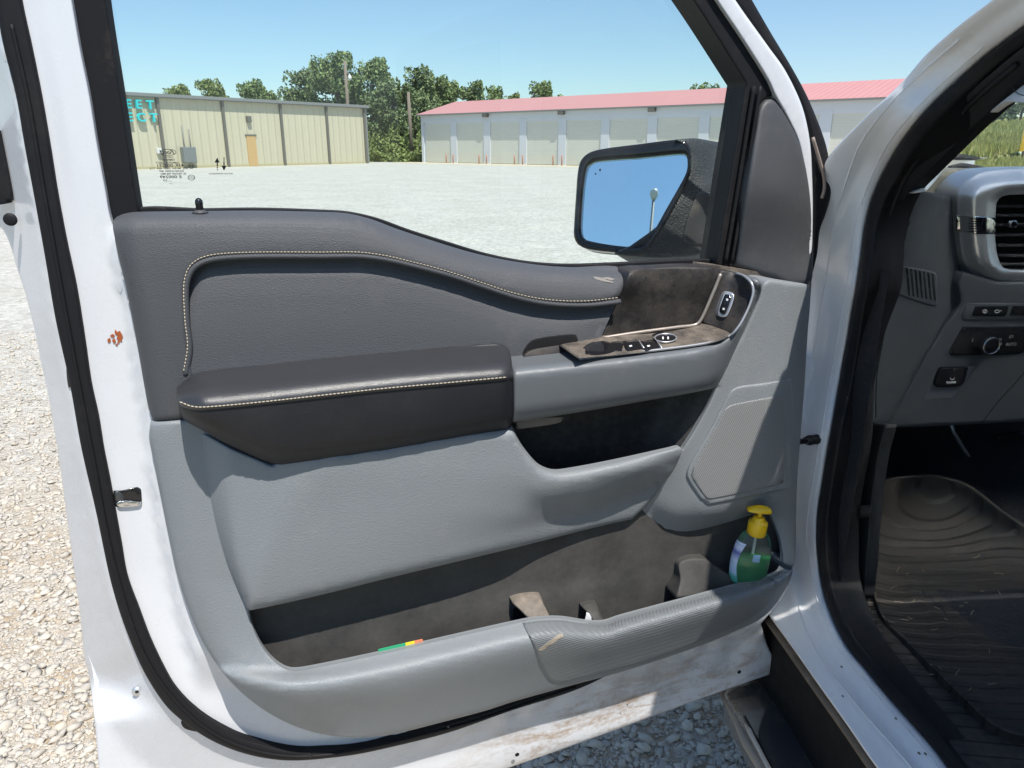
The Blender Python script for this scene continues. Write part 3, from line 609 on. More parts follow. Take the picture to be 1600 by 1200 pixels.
f_b1 = tps([(800,935,.036),(845,930,.036),(810,950,.058),(850,945,.058),(830,968,.072),(862,968,.072)])
relief('pocket_boss', D, [(800,940),(815,930),(842,928),(850,945),(864,972,1),(834,976,1),(812,953)], f_b1, m_tan, door, r=5, back=0, step=4)
relief('pocket_slot', D, [(803,952,1),(810,950,1),(830,974,1),(800,980,1)], lambda x, y: f_pk(x, y) + .0025, m_blk, door, r=0, depth=.002)
f_b2 = tps([(905,945,.036),(933,940,.036),(915,955,.056),(936,952,.056),(925,972,.072),(945,972,.072)])
relief('pocket_boss', D, [(908,946),(918,941),(932,942),(936,953),(946,974,1),(930,976,1),(917,957)], f_b2, m_pock, door, r=4, back=0, step=4)

# ---- textured kick insert on the pocket front
kick = [(817,975,1),(850,971),(880,971),(920,977),(945,977),(970,969),(1100,934),(1205,905),(1214,912),(1210,930),(1192,952),(1160,974),(1080,1008),(1000,1036),(940,1052),(885,1065),(872,1066),(860,1061),(850,1045),(835,1010)]
f_k = lambda x, y: f_low(x, y) + .0035
relief('pocket_kick_panel', D, kick, f_k, mat('ribbed_grey_plastic', (.165,.178,.19), .5, .4, grain='lines', gs=90, gst=.55, gdist=.001, dust=.12, ds=9, dth=(.55,.8), dcol=(.36,.32,.27)), door, r=3, depth=.01, step=7)
sc_ = relief('scrape_mark', D, [(840,1016,1),(872,992,1),(879,990,1),(880,995,1),(846,1018,1)], lambda x, y: f_k(x, y) + .0005, mat('tan_scrape', (.36,.31,.25), .8), door, r=0, depth=.0006, step=4)

# ---- middle panel
MT = [(280,662),(310,672),(425,727),(445,718),(600,694),(800,668),(812,690),(830,714),(845,729),(870,737),(960,722),(1063,699)]
MBt = [(280,960),(385,953),(400,952),(500,930),(600,905),(700,881),(800,857),(860,842),(930,824),(988,811),(1066,720)]
def ww(x, prs): return float(pch([p[0] for p in prs], [p[1] for p in prs], np.array([float(x)]))[0])
_mf = loft([[(x, y, .088) for x, y in MT], [(x, y + 12, .098 if x < 1000 else .084) for x, y in MT], [(280,720,.098),(800,730,.098),(840,758,.097),(870,766,.094),(960,752,.088),(1063,722,.074)],
            [(280,790,.094),(700,790,.095),(800,800,.088),(860,802,.064),(900,800,.052),(950,788,.047),(1005,762,.050),(1063,740,.060)],
            [(x, y - 26, w_) for (x, y), w_ in zip(MBt, (.087,.087,.087,.087,.087,.085,.076,.054,.042,.040,.052))], [(x, y - 8, w_) for (x, y), w_ in zip(MBt, (.083,.083,.083,.083,.083,.081,.071,.049,.038,.035,.048))], [(x, y, w_) for (x, y), w_ in zip(MBt, (.072,.072,.072,.072,.072,.070,.062,.043,.033,.030,.044))]])
def f_mid(x, y):
    xl = pch([660, 760, 880, 955], [278, 299, 341, 385], y); xc = pch([660, 735, 800, 880, 955], [455, 437, 424, 408, 400], y); t = np.clip((xc - x)/(xc - xl), -2, 1.05)
    fac = .0905 - .060*(.32*t + .68*sst(.5, 1.02, t)); a = _mf(x, y); k = .004
    h = np.clip(.5 + .5*(fac - a)/k, 0, 1); return fac*(1-h) + a*h - k*h*(1-h)
mid_out = [(280,662,1),(310,672,1),(360,700,1),(425,727,1),(440,715,1),(800,665,1),(812,690),(830,714),(845,729),(865,737),(885,736),(960,722),(1050,702),(1063,699),(1066,704),(1052,735),(1020,778),(988,811,1),(930,824),(860,842),(800,857),(700,881),(600,905),(500,930),(400,952),(385,953),(372,945),(358,925),(340,880),(315,810),(295,745),(284,700)]
relief('door_panel', D, mid_out, f_mid, m_grey, door, r=5, depth=.010, step=8)

# ---- speaker
spk = [(1140,614),(1150,606),(1162,603),(1200,598),(1236,592,1),(1240,640),(1238,700),(1237,750),(1233,762),(1220,766),(1110,788),(1103,787),(1096,780),(1077,752),(1073,743),(1076,730),(1105,680)]
relief('speaker_surround', D, spk, lambda x, y: f_low(x, y) + .0035, m_grey, door, r=3, depth=.004, step=8)
gr = [tuple(k) for k in [(1133,640),(1140,634),(1165,628),(1226,617,1),(1228,660),(1227,740),(1223,755),(1215,758),(1112,780),(1105,779),(1084,750),(1080,742),(1083,732),(1100,700)]]
mg, N, L, B = M_('perforated_grille')
tc = N.new('ShaderNodeTexCoord'); mp = N.new('ShaderNodeMapping'); mp.inputs['Rotation'].default_value = (0, 0, R(14)); L.new(tc.outputs['Object'], mp.inputs[0])
sx = N.new('ShaderNodeSeparateXYZ'); L.new(mp.outputs[0], sx.inputs[0])
KH = 2*math.pi / .0042
a1 = math_(N, L, 'SINE', math_(N, L, 'MULTIPLY', sx.outputs[0], KH)); b1 = math_(N, L, 'SINE', math_(N, L, 'MULTIPLY', sx.outputs[1], KH*.58*1.7))
hsum = math_(N, L, 'MULTIPLY', a1, b1)
rp = ramp(N, L, hsum, [(.32, (0,)*3), (.55, (1,)*3)]); 
L.new(mixc(N, L, rp.outputs[0], (.25, .255, .26), (.07, .07, .07)), B.inputs['Base Color']); B.inputs['Roughness'].default_value = .6
bp = N.new('ShaderNodeBump'); bp.invert = True; bp.inputs['Strength'].default_value = .7; bp.inputs['Distance'].default_value = .001; L.new(rp.outputs[0], bp.inputs['Height']); L.new(bp.outputs[0], B.inputs['Normal'])
relief('speaker_grille', D, gr, lambda x, y: f_low(x, y) + .0055, mg, door, r=2, depth=.003, step=8)
gl = cr([(x - 4 if x < 1120 else x, y + (4 if y > 740 else 0)) for x, y, *_ in [(1134,622),(1073,743),(1077,754),(1103,790),(1110,791),(1222,768)]], 5, False)

# ---- small hardware on the shell
def disc(name, px, py, wv, rad, mat_, dome=.3, n=20):
    p = D.hit(float(px), float(py), wv); V, F = lathe([(rad, 0), (rad*.96, rad*.15), (rad*.6, rad*dome), (.0002, rad*dome*1.1)], n)
    return mk(name, [(v[0] + p[0], v[1] + p[1], v[2] + p[2]) for v in V], F, mat_, door, D)
disc('drain_plug', 16, 343, -.045, .008, m_rub)
disc('drain_plug', 1155, 1050, .004, .0042, m_rub, .1); disc('drain_plug', 808, 1179, .004, .0042, m_rub, .1); disc('drain_plug', 980, 1101, .004, .0015, m_rub, .1)
disc('door_bolt', 215, 1080, float(shell_w(215., 1080.)), .0088, m_silver, .45)
disc('bolt_socket', 214, 1081, float(shell_w(215., 1080.)) + .0038, .0032, m_gloss, .2, 6)
relief('seal_clip', D, [(283,1128),(300,1130),(318,1142),(312,1144),(288,1138)], lambda x, y: shell_w(x, y) + .004, m_rub, door, r=1.5, depth=.006, step=4)
relief('seal_clip', D, [(104,570),(112,574),(112,600),(107,606)], lambda x, y: shell_w(x, y) + .004, m_rub, door, r=1.5, depth=.006, step=4)
for (x, y) in ((485, 1181), (701, 1135)): disc('seal_pin', x, y, .018, .003, m_gloss)
# latch opening
relief('door_latch', D, [(177,767,1),(192,766),(215,761),(220,764),(222,786,1),(215,790),(182,792),(179,788)], lambda x, y: shell_w(x, y) + .0015, m_gloss, door, r=1.5, depth=.004, step=5)
relief('latch_claw', D, [(182,785),(200,782),(221,785,1),(219,790),(184,792)], lambda x, y: shell_w(x, y) + .005, m_chrome, door, r=1.5, depth=.003, step=4)
relief('latch_claw', D, [(180,768),(189,770),(194,778),(192,783),(182,784)], lambda x, y: shell_w(x, y) + .004, mat('dark_steel', (.12,.13,.14), .35, .5, metal=.8), door, r=1.5, depth=.003, step=4)
# chipped rusty patch
m_rust = mat('rust', (.33, .085, .025), .8, .3, var=.4, vs=300)
mbp = [[(180,515,1),(183,519,1),(187,517,1),(190,522,1),(192,527,1),(190,529,1),(191,534,1),(187,533,1),(186,537,1),(183,536,1),(185,531,1),(182,529,1),(184,525,1),(180,522,1),(179,519,1)], [(172,524,1),(176,522,1),(179,524,1),(178,527,1),(174,527,1)], [(168,530,1),(172,528,1),(173,533,1),(171,536,1),(168,534,1)], [(175,531,1),(179,529,1),(181,534,1),(178,537,1),(176,534,1)], [(180,538,1),(183,537,1),(184,540,1),(181,540,1)]]
for pch in mbp: relief('rust_chip', D, pch, lambda x, y: shell_w(x, y) + .0012, m_rust, door, r=0, depth=.0008, step=3)
# door check arm and its boot
ck = cr([(1238,690),(1250,690),(1262,689)], 3, False)
sweep('check_arm', D.hit(ck[:, 0], ck[:, 1], -.02), .006, m_gloss, door, D, n=6, flat=.7)
p0 = D.hit(1258., 689., -.02)
sweep('check_boot', D.hit(np.array([1256., 1264., 1272., 1283., 1285.]), np.array([689., 688., 687., 686., 686.]), -.03), [.006, .010, .009, .011, .009], m_rub, door, D, n=14)

# ---- printed marks on the glass (read mirrored from inside)
def text_mesh(txt, size, shear=0):
    cu = bpy.data.curves.new('t', 'FONT'); cu.body = txt; cu.size = size; cu.offset = .018; cu.shear = shear; cu.align_x = 'CENTER'; cu.align_y = 'CENTER'
    o = bpy.data.objects.new('t', cu); C.objects.link(o)
    me = bpy.data.meshes.new_from_object(o.evaluated_get(bpy.context.evaluated_depsgraph_get()))
    V = [tuple(v.co) for v in me.vertices]; F = [tuple(p.vertices) for p in me.polygons]
    bpy.data.objects.remove(o); bpy.data.curves.remove(cu); bpy.data.meshes.remove(me); return V, F
def put_text(name, txt, px, py, hpx, fr, wv, mat_, parent, mirror=False, sxx=1.0, th=.0003, rot=0., shear=0):
    V, F = text_mesh(txt, 1.0, shear); p = fr.hit(float(px), float(py), wv); q = fr.hit(float(px), float(py) + 10, wv); s = abs(q[1] - p[1]) / 10 * hpx * 1.35
    co, si = math.cos(rot), math.sin(rot); V2 = []
    for v in V:
        x, y = v[0]*s*sxx*(-1 if mirror else 1), v[1]*s; V2.append((p[0] + co*x - si*y, p[1] + si*x + co*y, wv))
    if mirror: F = [f[::-1] for f in F]
    return mk(name, V2, F, mat_, parent, fr, smooth=False)
GW = -.0442
for txt, x, y, hp, sx_ in (('TEMPERED', 263, 250, 3.2, 1), ('LAMINATED SAFETY', 262, 254.5, 3.2, .9), ('43R-000231', 266, 258.8, 4.6, 1.35), ('AS2  M10H  DOT 459  T12', 264, 263.3, 3, 1.25), ('SOUND-SCREEN  M97', 268, 267.5, 3, .95), ('05 TRANSP 70% MIN', 271, 271.7, 3, 1.05), ('E 000249', 267, 276.6, 4.4, 1.45), ('.....23', 262, 282, 3, 1.6), ('...', 267, 286, 3, 2)):
    put_text('glass_marking', txt, x, y, hp, D, GW, m_text, door, True, sx_)
def ring(name, px, py, a, b, rad, wv, mat_, parent, fr):
    th = np.linspace(0, 2*math.pi, 33)[:-1]; return sweep(name, fr.hit(px + a*np.cos(th), py + b*np.sin(th), wv), rad, mat_, parent, fr, n=4, closed=True)
ring('glass_emblem', 262.5, 238, 12.5, 4.8, .00035, GW, m_text, door, D)
put_text('glass_emblem', 'Ford', 262.5, 238, 6.5, D, GW, m_text, door, True, 1.2, shear=.4)
put_text('glass_marking', 'CARLITE', 264, 245.6, 2.4, D, GW, m_text, door, True, 1.1)
ring('glass_marking', 299, 259.5, 4.3, 4, .0003, GW, m_text, door, D); put_text('glass_marking', 'E4', 299, 259.5, 4, D, GW, m_text, door, True)
ring('glass_marking', 299, 277.5, 5.4, 4, .0003, GW, m_text, door, D); put_text('glass_marking', 'CCC', 299, 277.5, 3.4, D, GW, m_text, door, True)
mb = MB()
def flat(pts): L_ = D.hit(np.array([p[0] for p in pts], float), np.array([p[1] for p in pts], float), GW); mb.add(L_, [list(range(len(pts)))])
flat([(335,254),(339.5,246),(343,254)]); flat([(338.5,254),(338.5,260),(340.5,260),(340.5,254)]); flat([(338.6,261),(338.6,263),(340.6,263),(340.6,261)]); flat([(338.8,264.5),(338.8,266),(340.6,266),(340.6,264.5)])
flat([(346,259),(350,267),(354,259)]); flat([(349,259),(349,252),(351,252),(351,259)]); flat([(349,251),(349,249),(351,249),(351,251)]); flat([(349,248),(349,246),(351,246),(351,248)])
mb.build('glass_marking', m_text, door, D)
put_text('glass_marking', 'ANTI SUN TRANSPARENCY', 345, 271.5, 2.2, D, GW, m_text, door, True, 1.0)
#SPLIT

# ---- body opening: hinge pillar, windscreen pillar and sill in white
in_line = [(1700,-30),(1600,41),(1550,78),(1500,122),(1450,170),(1412,215),(1390,250),(1366,300),(1352,350),(1345,400),(1337,450),(1330,487),(1322,537),(1311,597),(1307,620),(1300,662),(1291,712),(1285,750),(1277,800),(1275,837),(1276,862),(1281,900),(1290,937),(1305,975),(1325,1012),(1350,1042),(1385,1085),(1425,1130),(1460,1170),(1482,1200),(1560,1292)]
f_bd = freeform([(1205,965,'z',.6),(1280,1072,'z',.6),(1370,1200,'z',.6),(1440,1290,'z',.6),(1482,1200,'z',.625),(1560,1290,'z',.625),(1385,1085,'z',.63),(1325,1012,'z',.635),(1290,937,'S',-.075),(1275,850,'S',-.075),(1300,662,'S',-.075),
    (1337,450,'S',-.075),(1390,250,'S',-.08),(1550,78,'S',-.09),(1700,-30,'S',-.09),(1190,850,'Y',1.42),(1190,650,'Y',1.42),(1190,450,'Y',1.42),(1245,850,'Y',1.37),(1255,600,'Y',1.40),(1268,450,'Y',1.41),(1295,250,'S',-.0),(1407,131,'S',-.032),(1550,0,'S',-.038),(1650,-100,'S',-.038),
    (1320,350,'S',-.06),(1420,180,'S',-.038)], S)
def f_body(x, y):
    # pressed grooves that follow the opening
    q = np.stack([np.ravel(x), np.ravel(y)], -1).astype(float); c = cr(in_line, 10, False); d = sdist(q, c, False).reshape(np.shape(x))
    return f_bd(x, y) - .004*np.exp(-((d - 34)/7)**2) + .003*np.exp(-((d - 48)/8)**2)*sst(700, 950, y) - .004*sst(0, 1, 1 - d/9)
bo = [(1290,252),(1350,185),(1407,131),(1450,82),(1500,38),(1550,0),(1640,-70),(1720,-130,1)] + in_line[:-1] + [(1560,1292,1),(1450,1300,1),(1370,1200),(1320,1128),(1280,1072),(1240,1015),(1203,964,1),(1180,900,1),(1180,500),(1235,420,1),(1262,380),(1280,330),(1288,290)]
bo[8] = (*bo[8][:2], 1)
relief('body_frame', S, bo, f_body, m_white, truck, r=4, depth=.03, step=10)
for off, rad in ((15, .0016), (52, .002)):
    c = cr([(x - off*(.95 if y < 850 else .7), y + (off*.55 if y > 850 else -off*.35 if y < 300 else 0)) for x, y in in_line[2:-1]], 10, False)
    sweep('body_seam_sealer', S.hit(c[:, 0], c[:, 1], f_body(c[:, 0], c[:, 1]) - .0004), rad, m_white, truck, S, n=6)
# sill: grit specks
mb = MB()
for x, y in ((1315,1042),(1317,1088),(1400,1123),(1436,1177),(1446,1178)):
    mb = MB()
    p = S.hit(float(x), float(y), float(f_body(np.array([float(x)]), np.array([float(y)]))[0])); V, F = lathe([(.0001,-.001),(.0022,.0),(.0014,.0012),(.0001,.0016)], 8); mb.add([(v[0]*1.4 + p[0], v[2] + p[1], v[1] + p[2]) for v in V], F); mb.build('grit_speck', m_tan, truck, S)
# sill edge strip (dirty under-edge) 
c = cr([(1204,966),(1240,1017),(1280,1074),(1320,1130),(1370,1202),(1440,1298)], 12, False)
sweep('sill_edge', S.hit(c[:, 0] - 3, c[:, 1] + 4, f_body(c[:, 0], c[:, 1]) - .006), .007, mat('dirty_sill_edge', (.16,.13,.10), .7, .3, dust=.8), truck, S, n=8)
# opening seal
sl_r = [(1700,0),(1600,72),(1552,112),(1508,150),(1462,198),(1428,240),(1408,275),(1388,310),(1374,355),(1367,400),(1359,450),(1352,487),(1344,537),(1334,597),(1329,620),(1320,662),(1311,712),(1304,750),(1297,800),(1294,837),(1295,862),(1300,900),(1309,932),(1323,966),(1342,1000),(1368,1031),(1404,1072),(1445,1118),(1482,1160),(1514,1200),(1590,1290)]
f_sl = lambda x, y: f_bd(x, y) + .004
relief('opening_seal', S, in_line + sl_r[::-1], f_sl, m_rub, truck, r=8, back=-.14, step=7)
# inner dark edge of the opening (down to the scuff plate)
in2 = [(1720,30),(1610,125),(1560,165),(1520,200),(1480,240),(1450,270),(1422,300),(1405,337),(1397,375),(1386,407),(1377,450),(1366,512),(1355,575),(1347,620),(1345,657),(1345,720),(1338,780),(1334,830),(1336,870)]
f_i2 = freeform([(1600,60,'S',-.10),(1374,355,'S',-.10),(1334,597,'S',-.10),(1295,850,'S',-.10),(1610,125,'S',-.13),(1422,300,'S',-.13),(1377,450,'S',-.14),(1347,620,'S',-.14),(1340,780,'S',-.15),(1336,870,'S',-.16)], S)
relief('opening_inner_trim', S, sl_r[:23] + [(1336,935,1)] + in2[::-1], f_i2, m_dash2, truck, r=3, depth=.02, step=8)
c = cr([(1590,100),(1530,150),(1480,198),(1445,236),(1418,272),(1400,310),(1387,350),(1378,400),(1368,450),(1358,510),(1346,580),(1333,660),(1324,712),(1316,760),(1309,810),(1307,850)], 10, False)
sweep('inner_seal_bead', S.hit(c[:, 0], c[:, 1], f_i2(c[:, 0], c[:, 1]) + .002), .004, m_rub, truck, S, n=6)
# windscreen pillar trim, grey
f_at = freeform([(1600,125,'S',-.13),(1422,300,'S',-.13),(1530,191,'Y',1.16),(1471,249,'Y',1.42),(1585,159,'Y',.98),(1660,150,'Y',.88),(1700,20,'S',-.14)], S)
relief('pillar_trim', S, [(1760,0,1),(1612,123),(1560,163),(1520,198),(1480,238),(1450,268),(1420,302,1),(1436,298),(1455,277),(1466,262,1),(1471,249),(1497,221),(1529,191),(1561,165),(1570,160),(1585,159),(1610,162),(1700,175,1)], f_at, mat('pillar_trim_grey', (.55,.56,.57), .7, .3, grain='noise', gs=900), truck, r=4, depth=.012, step=8)
th = np.linspace(0, 2*math.pi, 25)[:-1]; ax_, ay_ = 1603 + 20*np.cos(th), 136 + 13*np.sin(th)
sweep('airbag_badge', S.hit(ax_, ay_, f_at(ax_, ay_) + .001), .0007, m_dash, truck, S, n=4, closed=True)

# ---- cab interior
def vt(px, py, fwd):      # pixel on the plane `fwd` metres ahead of the hinge line
    n = VT.v; d = ray(px, py); t = (fwd - (CO - VT.o) @ n) / (d @ n); return VT.loc(CO + d * t)
PW = lambda a: a
# corner piece of the dash by the pillar
relief('dash_corner', P, [(1405,337,1),(1424,300,1),(1436,297),(1455,276),(1468,256,1),(1474,272),(1482,276),(1522,270,1),(1530,330,1),(1497,345,1)], lambda x, y: -.05 + .0*x, m_dash2, truck, r=5, depth=.1)
f_side = freeform([(1422,300,'S',-.14),(1377,450,'S',-.145),(1347,640,'S',-.15),(1490,310,'P',.01),(1497,440,'P',.025),(1480,510,'P',.03),(1390,660,'P',.035),(1440,560,'P',.035)], P)
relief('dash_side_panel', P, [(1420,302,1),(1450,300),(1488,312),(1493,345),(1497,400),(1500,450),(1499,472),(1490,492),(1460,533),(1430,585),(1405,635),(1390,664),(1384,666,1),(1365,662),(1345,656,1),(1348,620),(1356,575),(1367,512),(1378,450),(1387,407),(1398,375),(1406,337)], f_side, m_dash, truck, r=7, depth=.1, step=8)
c = cr([(1418,345),(1404,380),(1395,420),(1387,470),(1376,530),(1366,590),(1364,652)], 8, False); sweep('dash_seam', P.hit(c[:, 0] + 4, c[:, 1], f_side(c[:, 0] + 4, c[:, 1]) + .0005), .001, m_dash2, truck, P, n=5)
# side demister vent
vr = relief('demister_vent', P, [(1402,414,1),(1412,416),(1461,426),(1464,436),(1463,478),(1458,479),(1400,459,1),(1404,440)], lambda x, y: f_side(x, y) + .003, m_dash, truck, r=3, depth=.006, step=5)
for k in range(7):
    x0 = 1415 + k*6.7; y0 = 418 + k*1.5
    relief('vent_slot', P, [(x0, y0, 1),(x0+3.6, y0+.8, 1),(x0+7.2, y0+45-k*.3, 1),(x0+4.4, y0+43.5-k*.3, 1)], lambda x, y: f_side(x, y) + .0036, m_blk, vr, r=0, depth=.001, step=6)
# main dash lower face
f_dl = lambda x, y: .045 + .0*x - .00012*(y - 480)
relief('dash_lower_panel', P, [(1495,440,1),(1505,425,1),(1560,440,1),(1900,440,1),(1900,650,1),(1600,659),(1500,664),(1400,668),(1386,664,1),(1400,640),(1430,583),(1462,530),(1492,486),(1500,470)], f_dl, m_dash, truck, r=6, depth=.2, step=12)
c = cr([(1615,565),(1585,600),(1556,632),(1535,660)], 8, False); sweep('dash_seam', P.hit(c[:, 0], c[:, 1], f_dl(c[:, 0], c[:, 1]) + .0003), .0009, m_dash2, truck, P, n=5)
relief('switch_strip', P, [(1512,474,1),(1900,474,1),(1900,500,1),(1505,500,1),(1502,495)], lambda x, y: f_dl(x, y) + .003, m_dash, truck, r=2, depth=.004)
b1 = relief('dimmer_buttons', P, [(1524,479,1),(1576,478,1),(1573,491),(1569,494),(1519,493,1)], lambda x, y: f_dl(x, y) + .0055, m_gloss, truck, r=1.5, depth=.004, step=5)
relief('dimmer_buttons', P, [(1583,478,1),(1660,478,1),(1660,493,1),(1578,493,1)], lambda x, y: f_dl(x, y) + .0055, m_gloss, truck, r=1.5, depth=.004, step=5)
ring('button_symbol', 1539, 486.5, 3.2, 2.6, .0004, .0512, m_icon, b1, P); put_text('button_symbol', '/', 1539, 486.5, 5, P, .0515, m_icon, b1)
ring('button_symbol', 1558, 486.5, 3.4, 2.2, .0004, .0512, m_icon, b1, P); put_text('button_symbol', '-', 1564, 485, 5, P, .0515, m_icon, b1)
hl = relief('headlight_panel', P, [(1505,511,1),(1900,506,1),(1900,548,1),(1602,549),(1590,553),(1486,555),(1484,550),(1493,532)], lambda x, y: f_dl(x, y) + .004, m_gloss, truck, r=2, depth=.006, step=8)
p = P.hit(1540., 537., .045); V, F = lathe([(.017,0),(.017,.008),(.0155,.010),(.0145,.0165),(.012,.0175),(.0001,.0175)], 32)
mk('headlight_knob', [(v[0]+p[0], v[1]+p[1], v[2]+p[2]) for v in V], F, m_gloss, truck, P)
sweep('knob_ring', [(p[0]+.0158*math.cos(a), p[1]+.0158*math.sin(a), p[2]+.0165) for a in np.linspace(0, 2*math.pi, 41)[:-1]], .0011, m_chrome, truck, P, n=6, closed=True)
for x, y, t in ((1562,531,'-D'),(1561,538,'=O'),(1558,545,'O='),(1580,526,'(O'),(1580,538,'AUTO'),(1541,537,'*'),(1520,531,'|')): put_text('headlight_symbol', t, x, y, 4.5, P, .0478, mat('dim_print', (.16,.16,.17), .6) if t != '*' else m_icon, hl)
relief('brake_switch_recess', P, [(1440,624,1),(1472,575,1),(1524,572,1),(1490,622,1)], lambda x, y: f_dl(x, y) + .0015, mat('recess_grey', (.10,.11,.125), .5, .4), truck, r=2, depth=.002)
bs = relief('parking_brake_switch', P, [(1470,577),(1474,575,1),(1513,574,1),(1506,598),(1501,603),(1464,605),(1461,602)], lambda x, y: f_dl(x, y) + .010, m_gloss, truck, r=2, depth=.01, step=5)
ring('brake_symbol', 1488, 590, 3.4, 3.1, .0004, .0415, m_icon, bs, P); put_text('brake_symbol', 'P', 1488, 590, 4.5, P, .0415, m_icon, bs); put_text('brake_lettering', 'RELEASE', 1486, 597.5, 3, P, .0415, m_icon, bs)
# upper dash with the silver air vent surround
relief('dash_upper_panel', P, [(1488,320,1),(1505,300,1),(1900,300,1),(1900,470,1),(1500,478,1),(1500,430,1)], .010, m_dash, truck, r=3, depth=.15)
hole = [(1556,330),(1558,315),(1566,307),(1585,304),(1700,303,1),(1700,423,1),(1580,422),(1566,416),(1559,400),(1555,370)]
bzo = [(1495,318),(1496,300),(1504,287),(1520,274),(1545,266),(1600,262),(1740,262,1),(1740,450,1),(1600,451),(1560,449),(1540,444),(1520,430),(1505,410),(1499,385),(1496,350)]
def f_bz(x, y):
    q = np.stack([np.ravel(x), np.ravel(y)], -1).astype(float); a = sdist(q, cr(bzo, 6)).reshape(np.shape(x)); b = sdist(q, cr(hole, 6)).reshape(np.shape(x))
    return .030 + .034*sst(0, 30, a) - .012*(1 - sst(0, 16, b))
vb = relief('air_vent_surround', P, bzo, f_bz, m_silver, truck, r=6, holes=[hole], rh=5, depth=.06, step=6)
relief('vent_cavity', P, [(1545,295,1),(1720,295,1),(1720,430,1),(1545,430,1)], .014, m_blk, truck, r=0, depth=.01, step=30)
for k, yy in enumerate((321, 335, 350, 366, 382, 398, 411)): relief('vent_slat', P, [(1556,yy,1),(1710,yy-1,1),(1710,yy+3.4,1),(1557,yy+4,1)], .036, m_dash2, vb, r=1, depth=.02, step=12)
relief('vent_tab', P, [(1578,346,1),(1588,344),(1590,352),(1588,356,1),(1578,355,1)], .044, m_chrome, vb, r=1, depth=.01, step=5)
relief('bezel_accent', P, [(1495,336,1),(1525,338,1),(1555,340,1),(1556,366,1),(1526,366,1),(1496,361,1)], lambda x, y: f_bz(x, y) + .002, m_chrome, vb, r=1.5, depth=.004, step=6)
for k in range(6): relief('accent_rib', P, [(1513,341.5+k*3.8,1),(1528,342+k*3.8,1),(1528,343.3+k*3.8,1),(1513,342.8+k*3.8,1)], lambda x, y: f_bz(x, y) + .0036, m_gloss, vb, r=0, depth=.001, step=6)
# dash top, running to the windscreen
m_dtop = mat('dusty_dash_top', (.22,.21,.18), .7, .3, dust=.6, ds=9, dth=(.4,.7), dcol=(.45,.40,.30))
bm_ = MB(); zt = 1.462
bm_.add([VT.loc(np.array(q)) for q in []], [])
T0 = lambda r_, f_, z_: (r_, f_, z_)
mb = MB(); mb.add([(.15,.16,1.455),(1.45,.16,1.455),(1.45,.62,1.462),(.15,.62,1.462),(.15,.16,1.30),(1.45,.16,1.30),(1.45,.62,1.30),(.15,.62,1.30)], [(0,1,2,3),(0,4,5,1),(1,5,6,2),(2,6,7,3),(3,7,4,0)])
bevel(mb.build('dash_top', m_dtop, truck, VT), .012)
# floor, toe board, firewall and side walls of the footwell
FZ = .635
mb = MB()
mb.add([(.10,.42,FZ),(1.7,.42,FZ),(1.7,-1.9,FZ),(.10,-1.9,FZ)], [(0,1,2,3)]); mb.add([(.10,.24,FZ+.002),(.10,.62,FZ+.33),(1.7,.62,FZ+.33),(1.7,.24,FZ+.002)], [(0,1,2,3)][::-1])
mb.add([(.10,.62,FZ+.33),(.10,.64,1.3),(1.7,.64,1.3),(1.7,.62,FZ+.33)], [(3,2,1,0)]); mb.add([(.10,-.05,FZ-.02),(.10,.66,FZ-.02),(.10,.66,1.30),(.10,-.05,1.30)], [(0,1,2,3)][::-1])
mb.build('floor_carpet', m_carpet, truck, VT)
relief('kick_panel', S, [(1336,870,1),(1334,830),(1338,780),(1346,720),(1347,668,1),(1352,660,1),(1385,664,1),(1372,720),(1362,800),(1356,880,1),(1350,935,1)], lambda x, y: -.155 + 0*x, m_dash2, truck, r=4, depth=.02)
relief('bonnet_release', S, [(1330,790,1),(1345,790,1),(1346,808,1),(1330,810,1)], lambda x, y: -.135 + 0*x, m_blk, truck, r=1, depth=.02)
# scuff plate between seal and mat
relief('scuff_plate', H, [(1293,870,1),(1301,900),(1311,935),(1325,968),(1344,1002),(1370,1034),(1406,1075),(1447,1121),(1484,1163),(1518,1206),(1600,1300,1),(1700,1300,1),(1700,1100,1),(1560,1100,1),(1440,1000,1),(1370,900,1),(1350,840,1),(1310,830,1)], lambda x, y: .632 + .004*sst(0, 1, (x - 1330)/40), m_scuff, truck, r=4, depth=.02, step=12)
# moulded floor mat
mt_out = [(1352,871),(1360,910),(1377,963),(1415,1002),(1463,1050),(1512,1098),(1550,1132),(1589,1149),(1700,1160,1),(1700,880,1),(1600,818,1),(1570,799),(1512,755),(1480,744),(1444,741),(1400,745),(1362,757),(1355,775),(1352,820)]
f_mt = freeform([(1350,1000,'z',.648),(1463,1050,'z',.648),(1589,1149,'z',.648),(1700,1100,'z',.648),(1380,880,'z',.650),(1500,880,'z',.650),(1650,880,'z',.650),(1444,741,'z',.80),(1360,760,'z',.80),(1600,760,'z',.80),(1480,800,'z',.72),(1360,810,'z',.72),(1650,820,'z',.71)], H)
def f_mat(x, y):
    q = np.stack([np.ravel(x), np.ravel(y)], -1).astype(float); d = sdist(q, cr(mt_out, 10), True).reshape(np.shape(x))
    return f_mt(x, y) + .006*np.exp(-(d/16)**2) + .005*np.exp(-((d - 62)/7)**2)*sst(880, 930, y) + .004*np.exp(-((d-84)/5)**2)*sst(900, 950, y)
floor_mat = relief('floor_mat', H, mt_out, f_mat, m_mat, None, r=5, depth=.02, step=9)
tag(floor_mat, 'dusty ribbed black rubber floor mat lying in the driver footwell', 'floor mat')
mb = MB()
